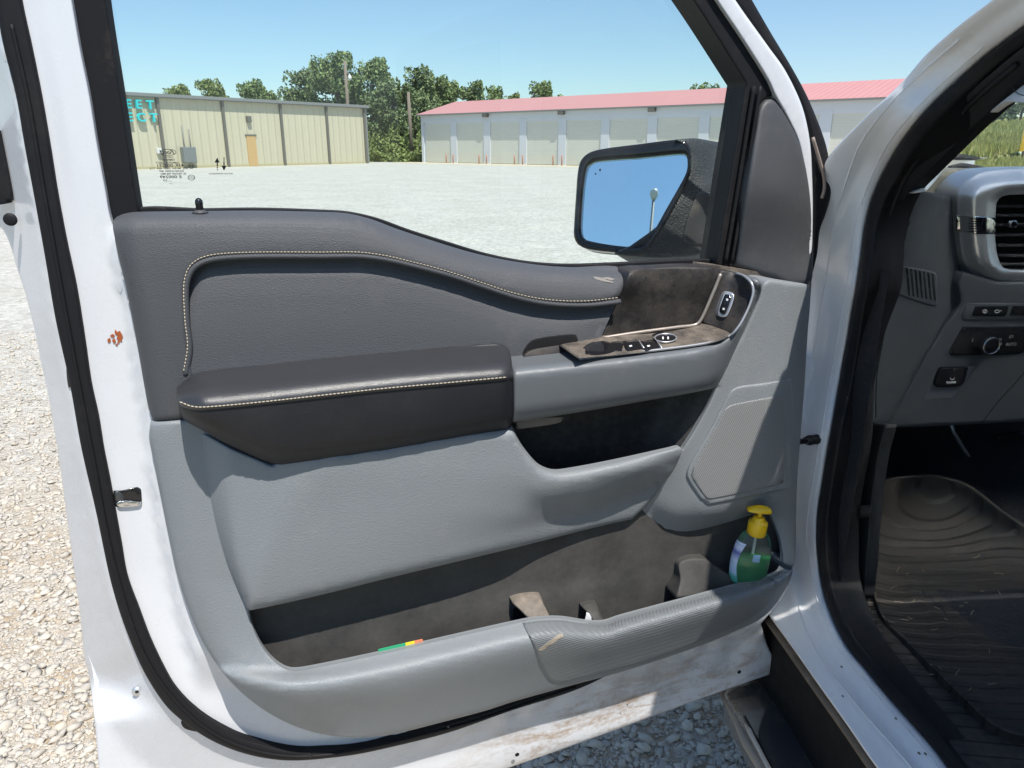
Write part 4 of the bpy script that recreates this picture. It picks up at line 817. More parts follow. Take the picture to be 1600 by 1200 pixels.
for _ in range(26):
    x = random.uniform(1375, 1590); y = random.uniform(860, 1080); a = random.uniform(0, 6.28); l = random.uniform(5, 16)
    xs = np.array([x, x + l*.5*math.cos(a) + random.uniform(-1.5,1.5), x + l*math.cos(a)]); ys = np.array([y, y + l*.3*math.sin(a) + random.uniform(-1,1), y + l*.6*math.sin(a)])
    mb.tube(H.hit(xs, ys, f_mat(xs, ys) + .003), .0006, 4)
gl_ = mb.build('dry_grass', mat('dry_straw', (.30,.24,.16), .8), None, H); tag(gl_, 'bits of dry grass tracked onto the rubber floor mat', 'grass bits', kind='stuff')
# brake pedal and accelerator
mb = MB(); pa = vt(1545, 745, .30); 
ped = relief('brake_pedal', P, [(1503,735),(1510,723),(1530,720),(1580,720),(1586,728),(1582,745),(1570,755),(1540,760),(1515,756)], -.25, mat('pedal_rubber', (.03,.032,.036), .55, .4), truck, r=4, depth=.012, step=8)
a_ = P.hit(np.array([1519., 1505., 1490., 1478.]), np.array([722., 700., 675., 640.]), np.array([-.262,-.27,-.28,-.30])); sweep('pedal_arm', a_, .005, m_silver, ped, P, n=8)
relief('accelerator_pedal', P, [(1558,682,1),(1600,676,1),(1612,700),(1600,716),(1580,708),(1562,694)], -.28, mat('pedal_plastic', (.02,.021,.024), .4, .5), truck, r=3, depth=.012, step=8)

# ---- running board
RZ = .40
def hq(px, py, z): L_ = H.hit(float(px), float(py), z); return (float(L_[0]), float(L_[1]), float(L_[2]))
rb_m = relief('running_board', H, [(1132,1083,1),(1148,1072),(1190,1063),(1212,1064),(1230,1078),(1242,1096),(1480,1500,1),(1340,1500,1),(1190,1190)], lambda x, y: RZ + .0*x, mat('running_board_steel', (.52,.51,.49), .22, .5, metal=.9, dust=.4, ds=12, dth=(.5,.8)), truck, r=5, depth=.06, step=14)
relief('step_tread', H, [(1188,1130),(1205,1096),(1212,1090),(1226,1090),(1236,1100),(1500,1560,1),(1330,1500,1),(1200,1190),(1186,1155)], lambda x, y: RZ + .006, mat('tread_rubber', (.030,.034,.042), .6, .4, grain='noise', gs=260, gst=.6, dust=.15, ds=8), truck, r=3, depth=.01, step=14)
a_ = np.array([hq(x, y, RZ + .004) for x, y in ((1161,1122),(1176,1150),(1204,1203),(1300,1400))]); sweep('board_edge_trim', a_, .007, m_chrome, truck, H, n=10)
a_ = np.array([hq(x, y, RZ - .02) for x, y in ((1132,1085),(1150,1120),(1166,1160),(1200,1215),(1290,1400))]); sweep('board_side_trim', a_, .010, mat('dusty_side_trim', (.30,.28,.25), .5, .4, dust=.5), truck, H, n=10)
relief('rocker_panel', S, [(1204,968,1),(1240,1020,1),(1280,1078,1),(1370,1205,1),(1450,1320,1),(1400,1400,1),(1300,1250,1),(1260,1150,1),(1200,1000,1)], lambda x, y: -.03 + 0*x, m_blk, truck, r=0, depth=.02)
mb = MB(); mb.box((-.16,.08,.42), (.0,.12,.455)); bevel(mb.build('board_bracket', m_silver, truck, VT), .004)
mb = MB(); mb.box((.02,-.5,.30), (.10,.75,.56)); bevel(mb.build('frame_rail', m_blk, truck, VT), .01)

# ---- outer body seen over and behind: bonnet, wing, roof, rest of the cab
def prism(name, prof, r0, r1, mat_, bv=.01):      # profile in (forward, up), extruded across from r0 to r1
    n = len(prof); V = [(r0, f_, z_) for f_, z_ in prof] + [(r1, f_, z_) for f_, z_ in prof]
    F = [list(range(n))[::-1], [n + i for i in range(n)]] + [[i, (i+1) % n, n + (i+1) % n, n + i] for i in range(n)]
    o = mk(name, V, F, mat_, truck, VT, smooth=False); return bevel(o, bv, 3) if bv else o
prism('bonnet', [(.60,1.34),(.62,1.40),(.8,1.432),(1.15,1.425),(1.42,1.36),(1.46,1.20),(1.40,1.12),(.6,1.12)], .22, 1.72, m_white, .02)
prism('front_wing', [(.12,1.10),(.60,1.25),(1.3,1.17),(1.42,1.05),(1.42,.75),(1.30,.74),(1.22,.95),(1.0,1.02),(.72,1.02),(.5,.9),(.42,.6),(.12,.55)], .03, .24, m_white, .02)
wh_ = thing('dummy', 'x', 'y') if False else None
prism('roof', [(-.60,1.82),(-.9,1.86),(-1.3,1.87),(-1.9,1.85),(-1.93,1.82),(-1.9,1.80),(-.62,1.79)][::-1], .07, 1.83, m_white, .01)
V = []; 
mb = MB()      # closed rear door, middle pillar, cab back and far side
mb.box((.0,-2.0,.62), (.06,-1.06,1.34)); mb.build('rear_door', m_white, truck, VT)
mb = MB(); mb.box((.04,-1.14,.62), (.12,-1.04,1.82)); mb.build('middle_pillar', m_white, truck, VT)
mb = MB(); mb.box((.06,-2.02,.62), (1.82,-1.97,1.82)); mb.build('cab_back', m_dash2, truck, VT)
mb = MB(); mb.box((1.76,-2.0,.62), (1.82,.62,1.34)); mb.box((1.72,-2.0,1.34),(1.76,-.45,1.80)); mb.build('far_side', m_dash2, truck, VT)
mb = MB(); mb.box((.07,-2.0,1.34), (.075,-1.1,1.80)); mb.build('rear_door_glass', mat('privacy_glass', (.01,.01,.012), .05), truck, VT)
# windscreen header/roof rail continuing the white pillar, then the windscreen
rail = [(.0, .02, 1.42),(.02,-.10,1.56),(.035,-.22,1.70),(.05,-.34,1.82),(.06,-.46,1.895),(.06,-.8,1.93),(.06,-1.4,1.94),(.06,-1.95,1.91)]
sweep('roof_rail', np.array([(.066,-.36,1.685),(.064,-.46,1.77),(.064,-.54,1.81),(.064,-.7,1.83),(.064,-1.0,1.85),(.064,-1.4,1.86),(.064,-1.93,1.83)]), .034, m_white, truck, VT, n=12)
sweep('far_pillar', np.array([(1.80,.3,1.35),(1.78,-.1,1.62),(1.76,-.45,1.80)]), .04, m_dash2, truck, VT, n=10)
mk('windscreen', [(.12,.35,1.40),(1.74,.55,1.36),(1.70,-.60,1.82),(.10,-.60,1.82),(.12,.354,1.404),(1.74,.555,1.365),(1.70,-.596,1.825),(.10,-.596,1.825)], [(0,1,2,3),(7,6,5,4),(0,4,5,1),(1,5,6,2),(2,6,7,3),(3,7,4,0)], m_wsh, truck, VT, smooth=False)
# steering column shroud and a seat behind the opening (mostly out of view)
mb = MB(); mb.box((.35,-1.0,.70),(.90,-.45,1.0)); mb.box((.35,-1.12,.95),(.90,-.95,1.62)); bevel(mb.build('driver_seat', m_pad, truck, VT), .04, 3)
mb = MB(); mb.tube([(.45 + .19*math.cos(a) + .19, -.14 + .05*math.sin(a), 1.25 + .19*math.sin(a)) for a in np.linspace(0, 6.283, 33)], .014, 8); mb.tube([(.64,-.14,1.25),(.64,.1,1.2)], .04, 10)
mb.build('steering_wheel', m_dash2, truck, VT, smooth=True)
# wiper on the cowl
c = cr([(1484,252),(1500,247),(1530,252),(1560,259),(1600,262)], 6, False)
sweep('wiper', [tuple(VT.hit(0., 0., 0.)*0 + VT.loc(CO + ray(x, y) * (1.95 / ray(x, y)[1]))) for x, y in c], .008, m_rub, truck, VT, n=8)
relief('cowl', Fr(P.wld((0,0,-.55)), P.u, P.v, P.w), [(1440,256,1),(1475,249),(1530,248),(1600,250),(1700,252,1),(1700,330,1),(1440,330,1)], 0., mat('cowl_plastic', (.30,.30,.27), .5, dust=.8), truck, r=3, depth=.05)
#SPLIT

# ================================================================ THINGS IN THE DOOR POCKET
# soap bottle
bp_ = D.wld(D.hit(1165., 905., .062)); bz = bp_[2] - .012
Mb = Matrix.Translation((float(bp_[0]), float(bp_[1]), float(bz))) @ Matrix.Rotation(aD + R(-18), 4, 'Z') @ Matrix.Rotation(R(5), 4, 'Y')
bot = thing('soap_bottle', 'clear pump bottle of green liquid soap with yellow pump, standing in door pocket', 'soap bottle', Mb)
K = .00100
def bprof(sc=1., z0=0., z1=1.): return None
bodyp = [(.001,0),(.024,0),(.029,.004),(.0325,.02),(.0345,.045),(.034,.065),(.031,.085),(.027,.097),(.021,.106),(.015,.111),(.0135,.116)]
def rb(prof, sy=.62, n=32): V, F = lathe(prof, n, 1, sy); return V, F
m_clear, N, L, B = M_('clear_plastic'); B.inputs['Base Color'].default_value = (.80,.86,.84,1); B.inputs['Transmission Weight'].default_value = .95; B.inputs['Roughness'].default_value = .12; B.inputs['IOR'].default_value = 1.3
tc = N.new('ShaderNodeTexCoord'); n_ = noise(N, L, tc.outputs['Object'], 60, 3); L.new(ramp(N, L, n_.outputs[0], [(.3, (.05,)*3), (.7, (.22,)*3)]).outputs[0], B.inputs['Roughness'])
m_liq, N, L, B = M_('green_soap'); B.inputs['Roughness'].default_value = .15
tc = N.new('ShaderNodeTexCoord'); n_ = noise(N, L, tc.outputs['Object'], 30, 2); L.new(ramp(N, L, n_.outputs[0], [(.3, (.012,.24,.06)), (.7, (.025,.36,.10))]).outputs[0], B.inputs['Base Color'])
V, F = rb(bodyp); mk('bottle_body', V, F, m_clear, bot)
V, F = rb([(.001,.002),(.022,.002),(.0265,.006),(.0305,.02),(.0325,.045),(.032,.060),(.0305,.066),(.001,.067)]); mk('liquid', V, F, m_liq, bot)
V, F = lathe([(.0155,.104),(.0165,.105),(.0168,.126),(.0160,.129),(.012,.130),(.0105,.135),(.0095,.138),(.004,.139),(.0001,.139)], 28); mk('pump_collar', V, F, m_yel, bot)
V, F = lathe([(.0045,.136),(.0040,.142),(.0042,.152)], 16); mk('pump_stem', V, F, m_yel, bot)
# pump head: a domed spout pointing to the left
V = []; F = []; m = 13
for i in range(m):
    t = i / (m - 1); xx = -.0235 + .040*t; hh = .0110*math.sin(math.pi*(.12 + .76*t))**.8 * (.55 + .5*t); wd_ = .0035 + .0095*math.sin(math.pi*min(1, .15 + .62*t)); zb = .150
    for k in range(12):
        a = math.pi*2*k/12; V.append((xx, wd_*math.cos(a), zb + (hh*math.sin(a) if math.sin(a) > 0 else .0018*math.sin(a))))
for i in range(m-1):
    for k in range(12): F.append((i*12+k, i*12+(k+1) % 12, (i+1)*12+(k+1) % 12, (i+1)*12+k))
F.append(list(range(12))[::-1]); F.append([(m-1)*12+k for k in range(12)]); mk('pump_head', V, F, m_yel, bot)
sweep('dip_tube', [(.0,0,.01),(0,0,.06),(0,0,.135)], .0024, mat('tube_plastic', (.6,.62,.6), .4), bot, n=8)
# labels wrapped on the body
def band(z0, z1, a0, a1, mat_, name, rr=1.012, curve=0.):
    V = []; F = []; na, nz = 14, 8
    for j in range(nz+1):
        z = z0 + (z1-z0)*j/nz; r0 = np.interp(z, [p[1] for p in bodyp[1:]], [p[0] for p in bodyp[1:]]) * rr
        for i in range(na+1):
            a = R(a0 + (a1-a0)*i/na + curve*math.sin(math.pi*j/nz)); V.append((r0*math.cos(a), r0*math.sin(a)*.62, z))
    for j in range(nz):
        for i in range(na): F.append((j*(na+1)+i, j*(na+1)+i+1, (j+1)*(na+1)+i+1, (j+1)*(na+1)+i))
    return mk(name, V, F, mat_, bot)
ml_, N, L, B = M_('bottle_label_print'); tc = N.new('ShaderNodeTexCoord'); sp = N.new('ShaderNodeSeparateXYZ'); L.new(tc.outputs['Object'], sp.inputs[0])
r_ = ramp(N, L, math_(N, L, 'MULTIPLY', sp.outputs[2], 10.), [(.0, (.05,.35,.22)), (.22, (.10,.45,.35)), (.30, (.55,.68,.85)), (.55, (.62,.70,.88)), (.70, (.10,.12,.40)), (.78, (.60,.66,.85))]); L.new(r_.outputs[0], B.inputs['Base Color'])
band(.012, .090, 170, 232, ml_, 'front_label', curve=-14)
band(.060, .074, 262, 284, mat('label_picture', (.25,.42,.60), .4, var=.5, vs=120), 'back_label', rr=1.014)
# card lying in the pocket, a scrap beside the rib
f_card = lambda x, y: .075 + 0*x
card = relief('folded_card', D, [(591,1015,1),(634,1005,1),(660,999,1),(662,1003,1),(640,1050,1),(596,1055,1)], f_card, None, None, r=0, depth=.0012, step=8)
mc, N, L, B = M_('printed_card'); tc = N.new('ShaderNodeTexCoord'); sp = N.new('ShaderNodeSeparateXYZ'); L.new(tc.outputs['Object'], sp.inputs[0])
xa = float(D.hit(634., 1012., .075)[0]); xb = float(D.hit(648., 1009., .075)[0])
r1 = math_(N, L, 'GREATER_THAN', sp.outputs[0], xa); r2 = math_(N, L, 'GREATER_THAN', sp.outputs[0], xb)
L.new(mixc(N, L, r2, mixc(N, L, r1, (.03,.38,.18), (.85,.68,.03)), (.75,.25,.12)), B.inputs['Base Color']); card.data.materials.append(mc)
tag(card, 'green and yellow printed card lying low behind the map pocket lip', 'card')
scrap = relief('paper_scrap', D, [(914,968,1),(917,957,1),(921,959,1),(924,964,1),(926,975,1),(914,976,1)], .066, mat('white_paper', (.75,.76,.78), .7), None, r=1, depth=.001, step=3)
tag(scrap, 'tiny white paper scrap stuck between the two ribs in map pocket', 'paper scrap')

# ================================================================ GROUND
mgd, N, L, B = M_('gravel_ground'); tc = N.new('ShaderNodeTexCoord'); vec = tc.outputs['Object']
v1 = N.new('ShaderNodeTexVoronoi'); v1.inputs['Scale'].default_value = 42; L.new(vec, v1.inputs['Vector'])
v2 = N.new('ShaderNodeTexVoronoi'); v2.inputs['Scale'].default_value = 110; L.new(vec, v2.inputs['Vector'])
na = noise(N, L, vec, .55, 6, .6); nb = noise(N, L, vec, 7, 6, .7); nc = noise(N, L, vec, .06, 4, .6)
stone = ramp(N, L, v1.outputs['Color'], [(.1, (.36,.34,.31)), (.5, (.50,.47,.42)), (.9, (.62,.59,.54))])
sepc = N.new('ShaderNodeSeparateColor'); L.new(v1.outputs['Color'], sepc.inputs[0]); L.new(sepc.outputs[0], stone.inputs[0])
sand = ramp(N, L, nb.outputs[0], [(.35, (.34,.26,.175)), (.65, (.50,.41,.29))])
fm = ramp(N, L, nb.outputs[0], [(.42, (0,)*3), (.60, (1,)*3)])
c1 = mixc(N, L, fm.outputs[0], sand.outputs[0], stone.outputs[0])
# away from the wheel track the lot is grey-white crushed stone
geo = N.new('ShaderNodeSeparateXYZ'); L.new(vec, geo.inputs[0])
far = ramp(N, L, math_(N, L, 'ADD', math_(N, L, 'MULTIPLY', geo.outputs[1], .10), math_(N, L, 'MULTIPLY', na.outputs[0], .35)), [(.35, (0,)*3), (.60, (1,)*3)])
nd = noise(N, L, vec, 2.2, 12, .85)
fg = ramp(N, L, nd.outputs[0], [(.3, (.36,.355,.32)), (.5, (.44,.435,.40)), (.7, (.53,.525,.48))])
patch = ramp(N, L, na.outputs[0], [(.35, (.93,.93,.90)), (.55, (1,1,1)), (.7, (1.05,1.04,1.0))])
v3 = N.new('ShaderNodeTexVoronoi'); v3.inputs['Scale'].default_value = 17; L.new(vec, v3.inputs['Vector']); s3 = N.new('ShaderNodeSeparateColor'); L.new(v3.outputs['Color'], s3.inputs[0])
st3 = ramp(N, L, s3.outputs[1], [(.05, (.27,.26,.24)), (.45, (.45,.44,.40)), (.95, (.66,.65,.60))])
c2 = mixc(N, L, 1.0, mixc(N, L, .62, fg.outputs[0], mixc(N, L, .5, st3.outputs[0], stone.outputs[0])), patch.outputs[0], 'MULTIPLY')
L.new(mixc(N, L, far.outputs[0], c1, c2), B.inputs['Base Color']); B.inputs['Roughness'].default_value = .95; B.inputs['Specular IOR Level'].default_value = .15
hh = math_(N, L, 'ADD', math_(N, L, 'MULTIPLY', v1.outputs['Distance'], -1.), math_(N, L, 'MULTIPLY', nb.outputs[0], 1.2))
bp = N.new('ShaderNodeBump'); bp.inputs['Strength'].default_value = .8; bp.inputs['Distance'].default_value = .012; L.new(hh, bp.inputs['Height']); L.new(bp.outputs[0], B.inputs['Normal'])
tag(mk('ground', [(-500,-60,0),(500,-60,0),(500,900,0),(-500,900,0)], [(0,1,2,3)], mgd, smooth=False), kind='structure')
tag(mk('added_dark_ground', [(-200,-60,.004),(200,-60,.004),(200,-1.45,.004),(-200,-1.45,.004)], [(0,1,2,3)], mat('bounce_cut_green', (.07,.09,.035), .9, .2, var=.4, vs=3), smooth=False), kind='structure')  # unseen dark sheet behind the camera, added to cut light bounced off the ground
# loose stones, real ones where they are close
def ico():
    t = (1 + 5**.5)/2; V = np.array([(-1,t,0),(1,t,0),(-1,-t,0),(1,-t,0),(0,-1,t),(0,1,t),(0,-1,-t),(0,1,-t),(t,0,-1),(t,0,1),(-t,0,-1),(-t,0,1)], float); V /= np.linalg.norm(V[0])
    F = [(0,11,5),(0,5,1),(0,1,7),(0,7,10),(0,10,11),(1,5,9),(5,11,4),(11,10,2),(10,7,6),(7,1,8),(3,9,4),(3,4,2),(3,2,6),(3,6,8),(3,8,9),(4,9,5),(2,4,11),(6,2,10),(8,6,7),(9,8,1)]
    return V, np.array(F)
IV, IF = ico()
def stones(name, n, pos, size, mat_):
    sh = []
    for _ in range(40):
        k = IV * rng.uniform(.62, 1.25, (12, 1)) + rng.normal(size=(12, 3))*.10; sh.append(k)
    Vs = np.zeros((n, len(IV), 3))
    for i in range(n):
        A = rng.normal(size=(3,3)); Q, _ = np.linalg.qr(A); v = sh[i % 40] * [1, rng.uniform(.5, .95), rng.uniform(.28, .5)]
        a = rng.uniform(0, 6.283); Rz = np.array([[math.cos(a), -math.sin(a), 0],[math.sin(a), math.cos(a), 0],[0,0,1]]); tl = rng.normal(size=3)*.25
        Rx = np.array([[1, -tl[2], tl[1]],[tl[2], 1, -tl[0]],[-tl[1], tl[0], 1]])
        Vs[i] = v @ Rx.T @ Rz.T * size[i] + [pos[i][0], pos[i][1], size[i]*.22]
    Fs = (IF[None] + (np.arange(n)*len(IV))[:, None, None]).reshape(-1, 3)
    me = bpy.data.meshes.new(name); nv, nf = n*len(IV), len(Fs)
    me.vertices.add(nv); me.vertices.foreach_set('co', Vs.ravel()); me.loops.add(nf*3); me.loops.foreach_set('vertex_index', Fs.ravel().astype('i4'))
    me.polygons.add(nf); me.polygons.foreach_set('loop_start', np.arange(0, nf*3, 3).astype('i4')); me.polygons.foreach_set('loop_total', np.full(nf, 3, 'i4')); me.update(); me.validate()
    at = me.attributes.new('tint', 'FLOAT', 'POINT'); at.data.foreach_set('value', np.repeat(rng.uniform(0, 1, n), len(IV)))
    me.materials.append(mat_); return link(bpy.data.objects.new(name, me))
mst, N, L, B = M_('crushed_stone'); at = N.new('ShaderNodeAttribute'); at.attribute_name = 'tint'; tc = N.new('ShaderNodeTexCoord')
r_ = ramp(N, L, at.outputs['Fac'], [(0, (.28,.26,.25)), (.15, (.40,.36,.31)), (.5, (.50,.45,.38)), (.8, (.56,.52,.45)), (1, (.48,.38,.27))])
n_ = noise(N, L, tc.outputs['Object'], 90, 4); L.new(mixc(N, L, .5, r_.outputs[0], mixc(N, L, n_.outputs[0], (.30,.25,.19), (.72,.68,.60))), B.inputs['Base Color']); B.inputs['Roughness'].default_value = .9
bp = N.new('ShaderNodeBump'); bp.inputs['Strength'].default_value = .5; bp.inputs['Distance'].default_value = .003; L.new(n_.outputs[0], bp.inputs['Height']); L.new(bp.outputs[0], B.inputs['Normal'])
ns = 60000
# left strip beside the door and the patch seen under the door
pa_, sz_ = [], []
while len(pa_) < ns:
    k = rng.uniform()
    if k < .70:
        y = .55 + 5.5*rng.uniform()**1.7; x = -y*rng.uniform(.48, .80) - .12
    else: y = rng.uniform(1.1, 2.6); x = rng.uniform(-.05, .95)
    pa_.append((x, y)); sz_.append(min(.022, .0027*math.exp(abs(rng.normal())*.82)) * (1 if k < .7 else 1.15))
tag(stones('gravel', ns, pa_, sz_, mst), kind='stuff', label='loose pale crushed stone scattered over the lot', cat='gravel')
#SPLIT3

# ================================================================ BUILDINGS
def wallframe(a, b):
    a, b = np.array([*a, 0.]), np.array([*b, 0.]); u = (b - a) / np.linalg.norm(b - a); return Fr(a, u, (0, 0, 1), np.cross(u, [0, 0, 1])), np.linalg.norm(b - a)
def bx(name, fr, lo, hi, m, par, bv=0): o = MB().box(lo, hi).build(name, m, par, fr); return bevel(o, bv) if bv else o
def mcorr(name, col, pitch, axis=0, depth=.03, dusty=.15):      # ribbed sheet metal
    m = mat(name, col, .5, .4, var=.05, vs=.7, dust=dusty, ds=.5, dcol=(.42,.38,.25)); N = m.node_tree.nodes; L = m.node_tree.links; B = N['Principled BSDF']
    tc = N.new('ShaderNodeTexCoord'); sp = N.new('ShaderNodeSeparateXYZ'); L.new(tc.outputs['Object'], sp.inputs[0])
    h = math_(N, L, 'PINGPONG', sp.outputs[axis], pitch/2); r_ = ramp(N, L, math_(N, L, 'DIVIDE', h, pitch/2), [(.55, (0,)*3), (.8, (1,)*3)])
    bp = N.new('ShaderNodeBump'); bp.inputs['Strength'].default_value = 1; bp.inputs['Distance'].default_value = depth; L.new(r_.outputs[0], bp.inputs['Height']); L.new(bp.outputs[0], B.inputs['Normal']); return m
m_tanw = mcorr('tan_ribbed_metal', (.50,.46,.335), .62); m_trimw = mat('dark_bronze_trim', (.13,.125,.11), .5, .4); m_gut = mat('grey_gutter', (.20,.205,.20), .5, .4)
# tan metal building on the left
A0, B0 = (-12.2 - 1.7*11.85/1.0*1.1, 65.5 - 1.7*16.6*1.1), (-12.2, 65.5)
W1, L1 = wallframe(A0, B0)
b1_ = thing('metal_building', 'long tan ribbed metal building with dark downspouts and teal lettering on its wall', 'building', W1.M())
bx('wall', W1, (0, 0, -22), (L1, 4.38, 0), m_tanw, b1_)
mb = MB(); mb.add([(-.3,4.40,.35),(L1+.25,4.40,.35),(L1+.25,5.3,-11),(-.3,5.3,-11),(-.3,4.40,-22.3),(L1+.25,4.40,-22.3)], [(0,1,2,3),(3,2,5,4),(0,3,4),(1,5,2),(0,4,5,1)]); mb.build('roof', m_gut, b1_, W1)
bx('gutter', W1, (-.2, 4.36, .002), (L1 + .2, 4.60, .30), m_gut, b1_)
def wx(px, py, fr): L_ = fr.hit(float(px), float(py), 0.); return float(L_[0]), float(L_[1])
for px in (250, 350, 439.5, 510.5, 569):
    x = wx(px, 200, W1)[0]; bx('downspout', W1, (x - .09, .05, .004), (x + .09, 4.36, .16), m_trimw, b1_)
bx('corner_trim', W1, (L1 - .22, 0, .003), (L1 + .06, 4.36, .09), m_gut, b1_)
bx('base_trim', W1, (0, 0, .003), (L1, .14, .06), mat('stained_base', (.42,.37,.22), .8), b1_)
x0, _ = wx(386.5, 235, W1); x1, _ = wx(400.5, 235, W1); bx('door', W1, (x0, .02, .004), (x1, 2.1, .07), mat('tan_door', (.50,.33,.15), .5), b1_)
bx('door_frame', W1, (x0 - .08, 2.1, .004), (x1 + .08, 2.2, .09), m_trimw, b1_)
x, y = wx(387, 186, W1); bx('wall_light', W1, (x - .16, y - .22, .004), (x + .16, y + .2, .25), m_trimw, b1_, .03)
x, y = wx(290, 246, W1); bx('meter_box', W1, (x - .35, .35, .004), (x + .55, 1.35, .45), mat('meter_grey', (.16,.18,.18), .5), b1_, .03)
for px, pt in ((278.5, 196), (289.5, 202)):
    x, y = wx(px + 4, pt, W1); V, F = sweep(None, [(x, 1.2, .08), (x, y, .08)], .035, None, n=8); mk('conduit', V, F, m_gut, b1_, W1)
x, y = wx(247, 235, W1); bx('vent_cap', W1, (x - .16, y - .2, .004), (x + .16, y + .15, .2), mat('vent_white', (.6,.6,.58), .5), b1_, .02)
m_teal = mat('teal_sign_letter', (.03,.52,.54), .4, .4, var=.03); m_ret = mat('letter_return', (.06,.16,.16), .5)
def letters(txt, px_end, py_c, hp):
    xe, yc = wx(px_end, py_c, W1); _, ya = wx(px_end, py_c - hp/2, W1); _, yb = wx(px_end, py_c + hp/2, W1); hgt = (ya - yb)
    x = xe; 
    for ch in reversed(txt):
        V, F = text_mesh(ch, 1.0); V = np.array(V); w_ = V[:, 0].max() - V[:, 0].min(); hh_ = V[:, 1].max() - V[:, 1].min(); sc = hgt / hh_
        V[:, 0] = (V[:, 0] - V[:, 0].max()) * sc * 1.15 + x; V[:, 1] = (V[:, 1] - V[:, 1].mean()*0 - (V[:, 1].max() + V[:, 1].min())/2) * sc + yc
        me = bpy.data.meshes.new('sign_letter'); me.from_pydata([(a, b, .30) for a, b, _ in V], [], [tuple(f) for f in F]); me.materials.append(m_teal)
        o = link(bpy.data.objects.new('sign_letter', me), b1_, W1.M()); md = o.modifiers.new('solid', 'SOLIDIFY'); md.thickness = .17; md.offset = -1
        x -= w_*sc*1.15 + .30
letters('FLEET', 237, 164, 13.5); letters('DIRECT', 243, 184, 13.5)

# red-roofed row of storage units
W2, L2 = wallframe((-8.0, 69.0), (23.2, 41.7))
b2_ = thing('storage_building', 'low row of storage units with red metal roof and pale roll up doors', 'building', W2.M())
m_lite = mat('pale_grey_metal', (.60,.62,.66), .5, .4, var=.03, vs=.5); m_roll = mcorr('rollup_door', (.60,.60,.54), .16, axis=1, depth=.003, dusty=.1); m_red = mcorr('red_metal_roof', (.52,.25,.235), .4, 0, .015, .1)
EH = 4.0
bx('wall', W2, (0, 0, -9), (L2, EH - .06, -.12), m_lite, b2_)
V = [(-.25,EH,.35),(L2+.3,EH,.35),(L2+.3,EH+1.25,-4.5),(-.25,EH+1.25,-4.5),(-.25,EH,-9.3),(L2+.3,EH,-9.3)]; mk('roof', V, [(0,1,2,3),(3,2,5,4),(0,3,4),(1,5,2),(0,4,5,1)], m_red, b2_, W2, smooth=False)
bx('fascia', W2, (0, 3.42, -.118), (L2, EH - .002, .02), m_lite, b2_)
bx('eave_trim', W2, (-.25, EH - .10, .02), (L2 + .3, EH - .005, .36), m_gut, b2_)
pilx = [wx(px, 215, W2)[0] for px in (709, 762, 819, 880, 948, 1020, 1099)]
pit = (pilx[-1] - pilx[0]) / 6; pil = [pilx[0] + pit*k for k in range(-1, 11) if pilx[0] + pit*k < L2 + .5]; pil[0] = .12
for k, x in enumerate(pil): bx('pier', W2, (x - (.36 if k else .12), 0, -.119), (x + (.36 if k else .14), 3.42, .03), m_lite, b2_)
for x0, x1 in zip(pil[:-1], pil[1:]):
    bx('roll_up_door', W2, (x0 + .37, .04, -.116), (x1 - .37, 3.2, -.04), m_roll, b2_); bx('door_header', W2, (x0 + .36, 3.2, -.117), (x1 - .36, 3.42, .0), m_lite, b2_)
for k, x in enumerate(pil[1:-1]):
    if k % 2: bx('wall_light', W2, (x - .25, 3.62, .022), (x + .25, 3.9, .35), m_trimw, b2_, .03)
m_or = mat('faded_orange_paint', (.50,.26,.19), .7)
first = None
for k, x in enumerate(pil[1:8]):
    for sx_ in (-.42, .42):
        pw = W2.wld((x + sx_, 0, .55))
        V, F = lathe([(.055,0),(.055,.68),(.045,.74),(.0001,.75)], 12)
        if first is None: o = mk('bollard', V, F, m_or, None, None, M=Matrix.Translation(tuple(pw))); first = o
        else: o = first.copy(); link(o, None, Matrix.Translation(tuple(pw)))
        od = ('first', 'second', 'third', 'fourth', 'fifth', 'sixth', 'seventh')[k]
        tag(o, f'faded orange pipe bollard, {"left" if sx_ < 0 else "right"} of the pair at the {od} storage pier from the left', 'bollard', 'bollards in front of the storage units')
pc = W2.wld((L2/2, 0, 1.2)); mk('concrete_apron', [(-1.2,-1.4,0),(L2+1,-1.4,0),(L2+1,1.4,0),(-1.2,1.4,0)], [(0,1,2,3)], mat('apron_concrete', (.56,.49,.34), .9, var=.12, vs=1), None, None, smooth=False, M=Matrix(((W2.u[0], -W2.w[0]*-1, 0, W2.o[0] + W2.w[0]*1.4), (W2.u[1], W2.w[1], 0, W2.o[1] + W2.w[1]*1.4), (0, 0, 1, .006), (0, 0, 0, 1))))['kind'] = 'structure'
# poles
def gp(px, Y): return (ray(px, 254)[0] / ray(px, 254)[1] * Y, Y)
def zat(py, Y, px=800): d = ray(px, py); return CAM_H + d[2] / d[1] * Y
m_wood = mat('weathered_pole_wood', (.20,.16,.125), .9, var=.2, vs=8); m_lamp = mat('pole_lamp', (.70,.70,.66), .4)
x, y = gp(644, 74); zt_ = zat(144, 74); mb = MB(); mb.tube([(x, y, 0), (x - .1, y, zt_)], [.19, .14], 10); tag(mb.build('utility_pole', m_wood, smooth=True), 'bare weathered wooden pole standing between the two metal buildings', 'utility pole')
x, y = gp(549, 80); zt_ = zat(95, 80); up = thing('utility_pole', 'tall wooden pole with a small white yard lamp behind the tan metal building', 'utility pole', Matrix.Translation((x, y, 0)))
mb = MB(); mb.tube([(0,0,0),(0,0,zt_)], [.2,.14], 10); mb.build('pole', m_wood, up, smooth=True, M=WM[up.name]); zl = zat(121, 80)
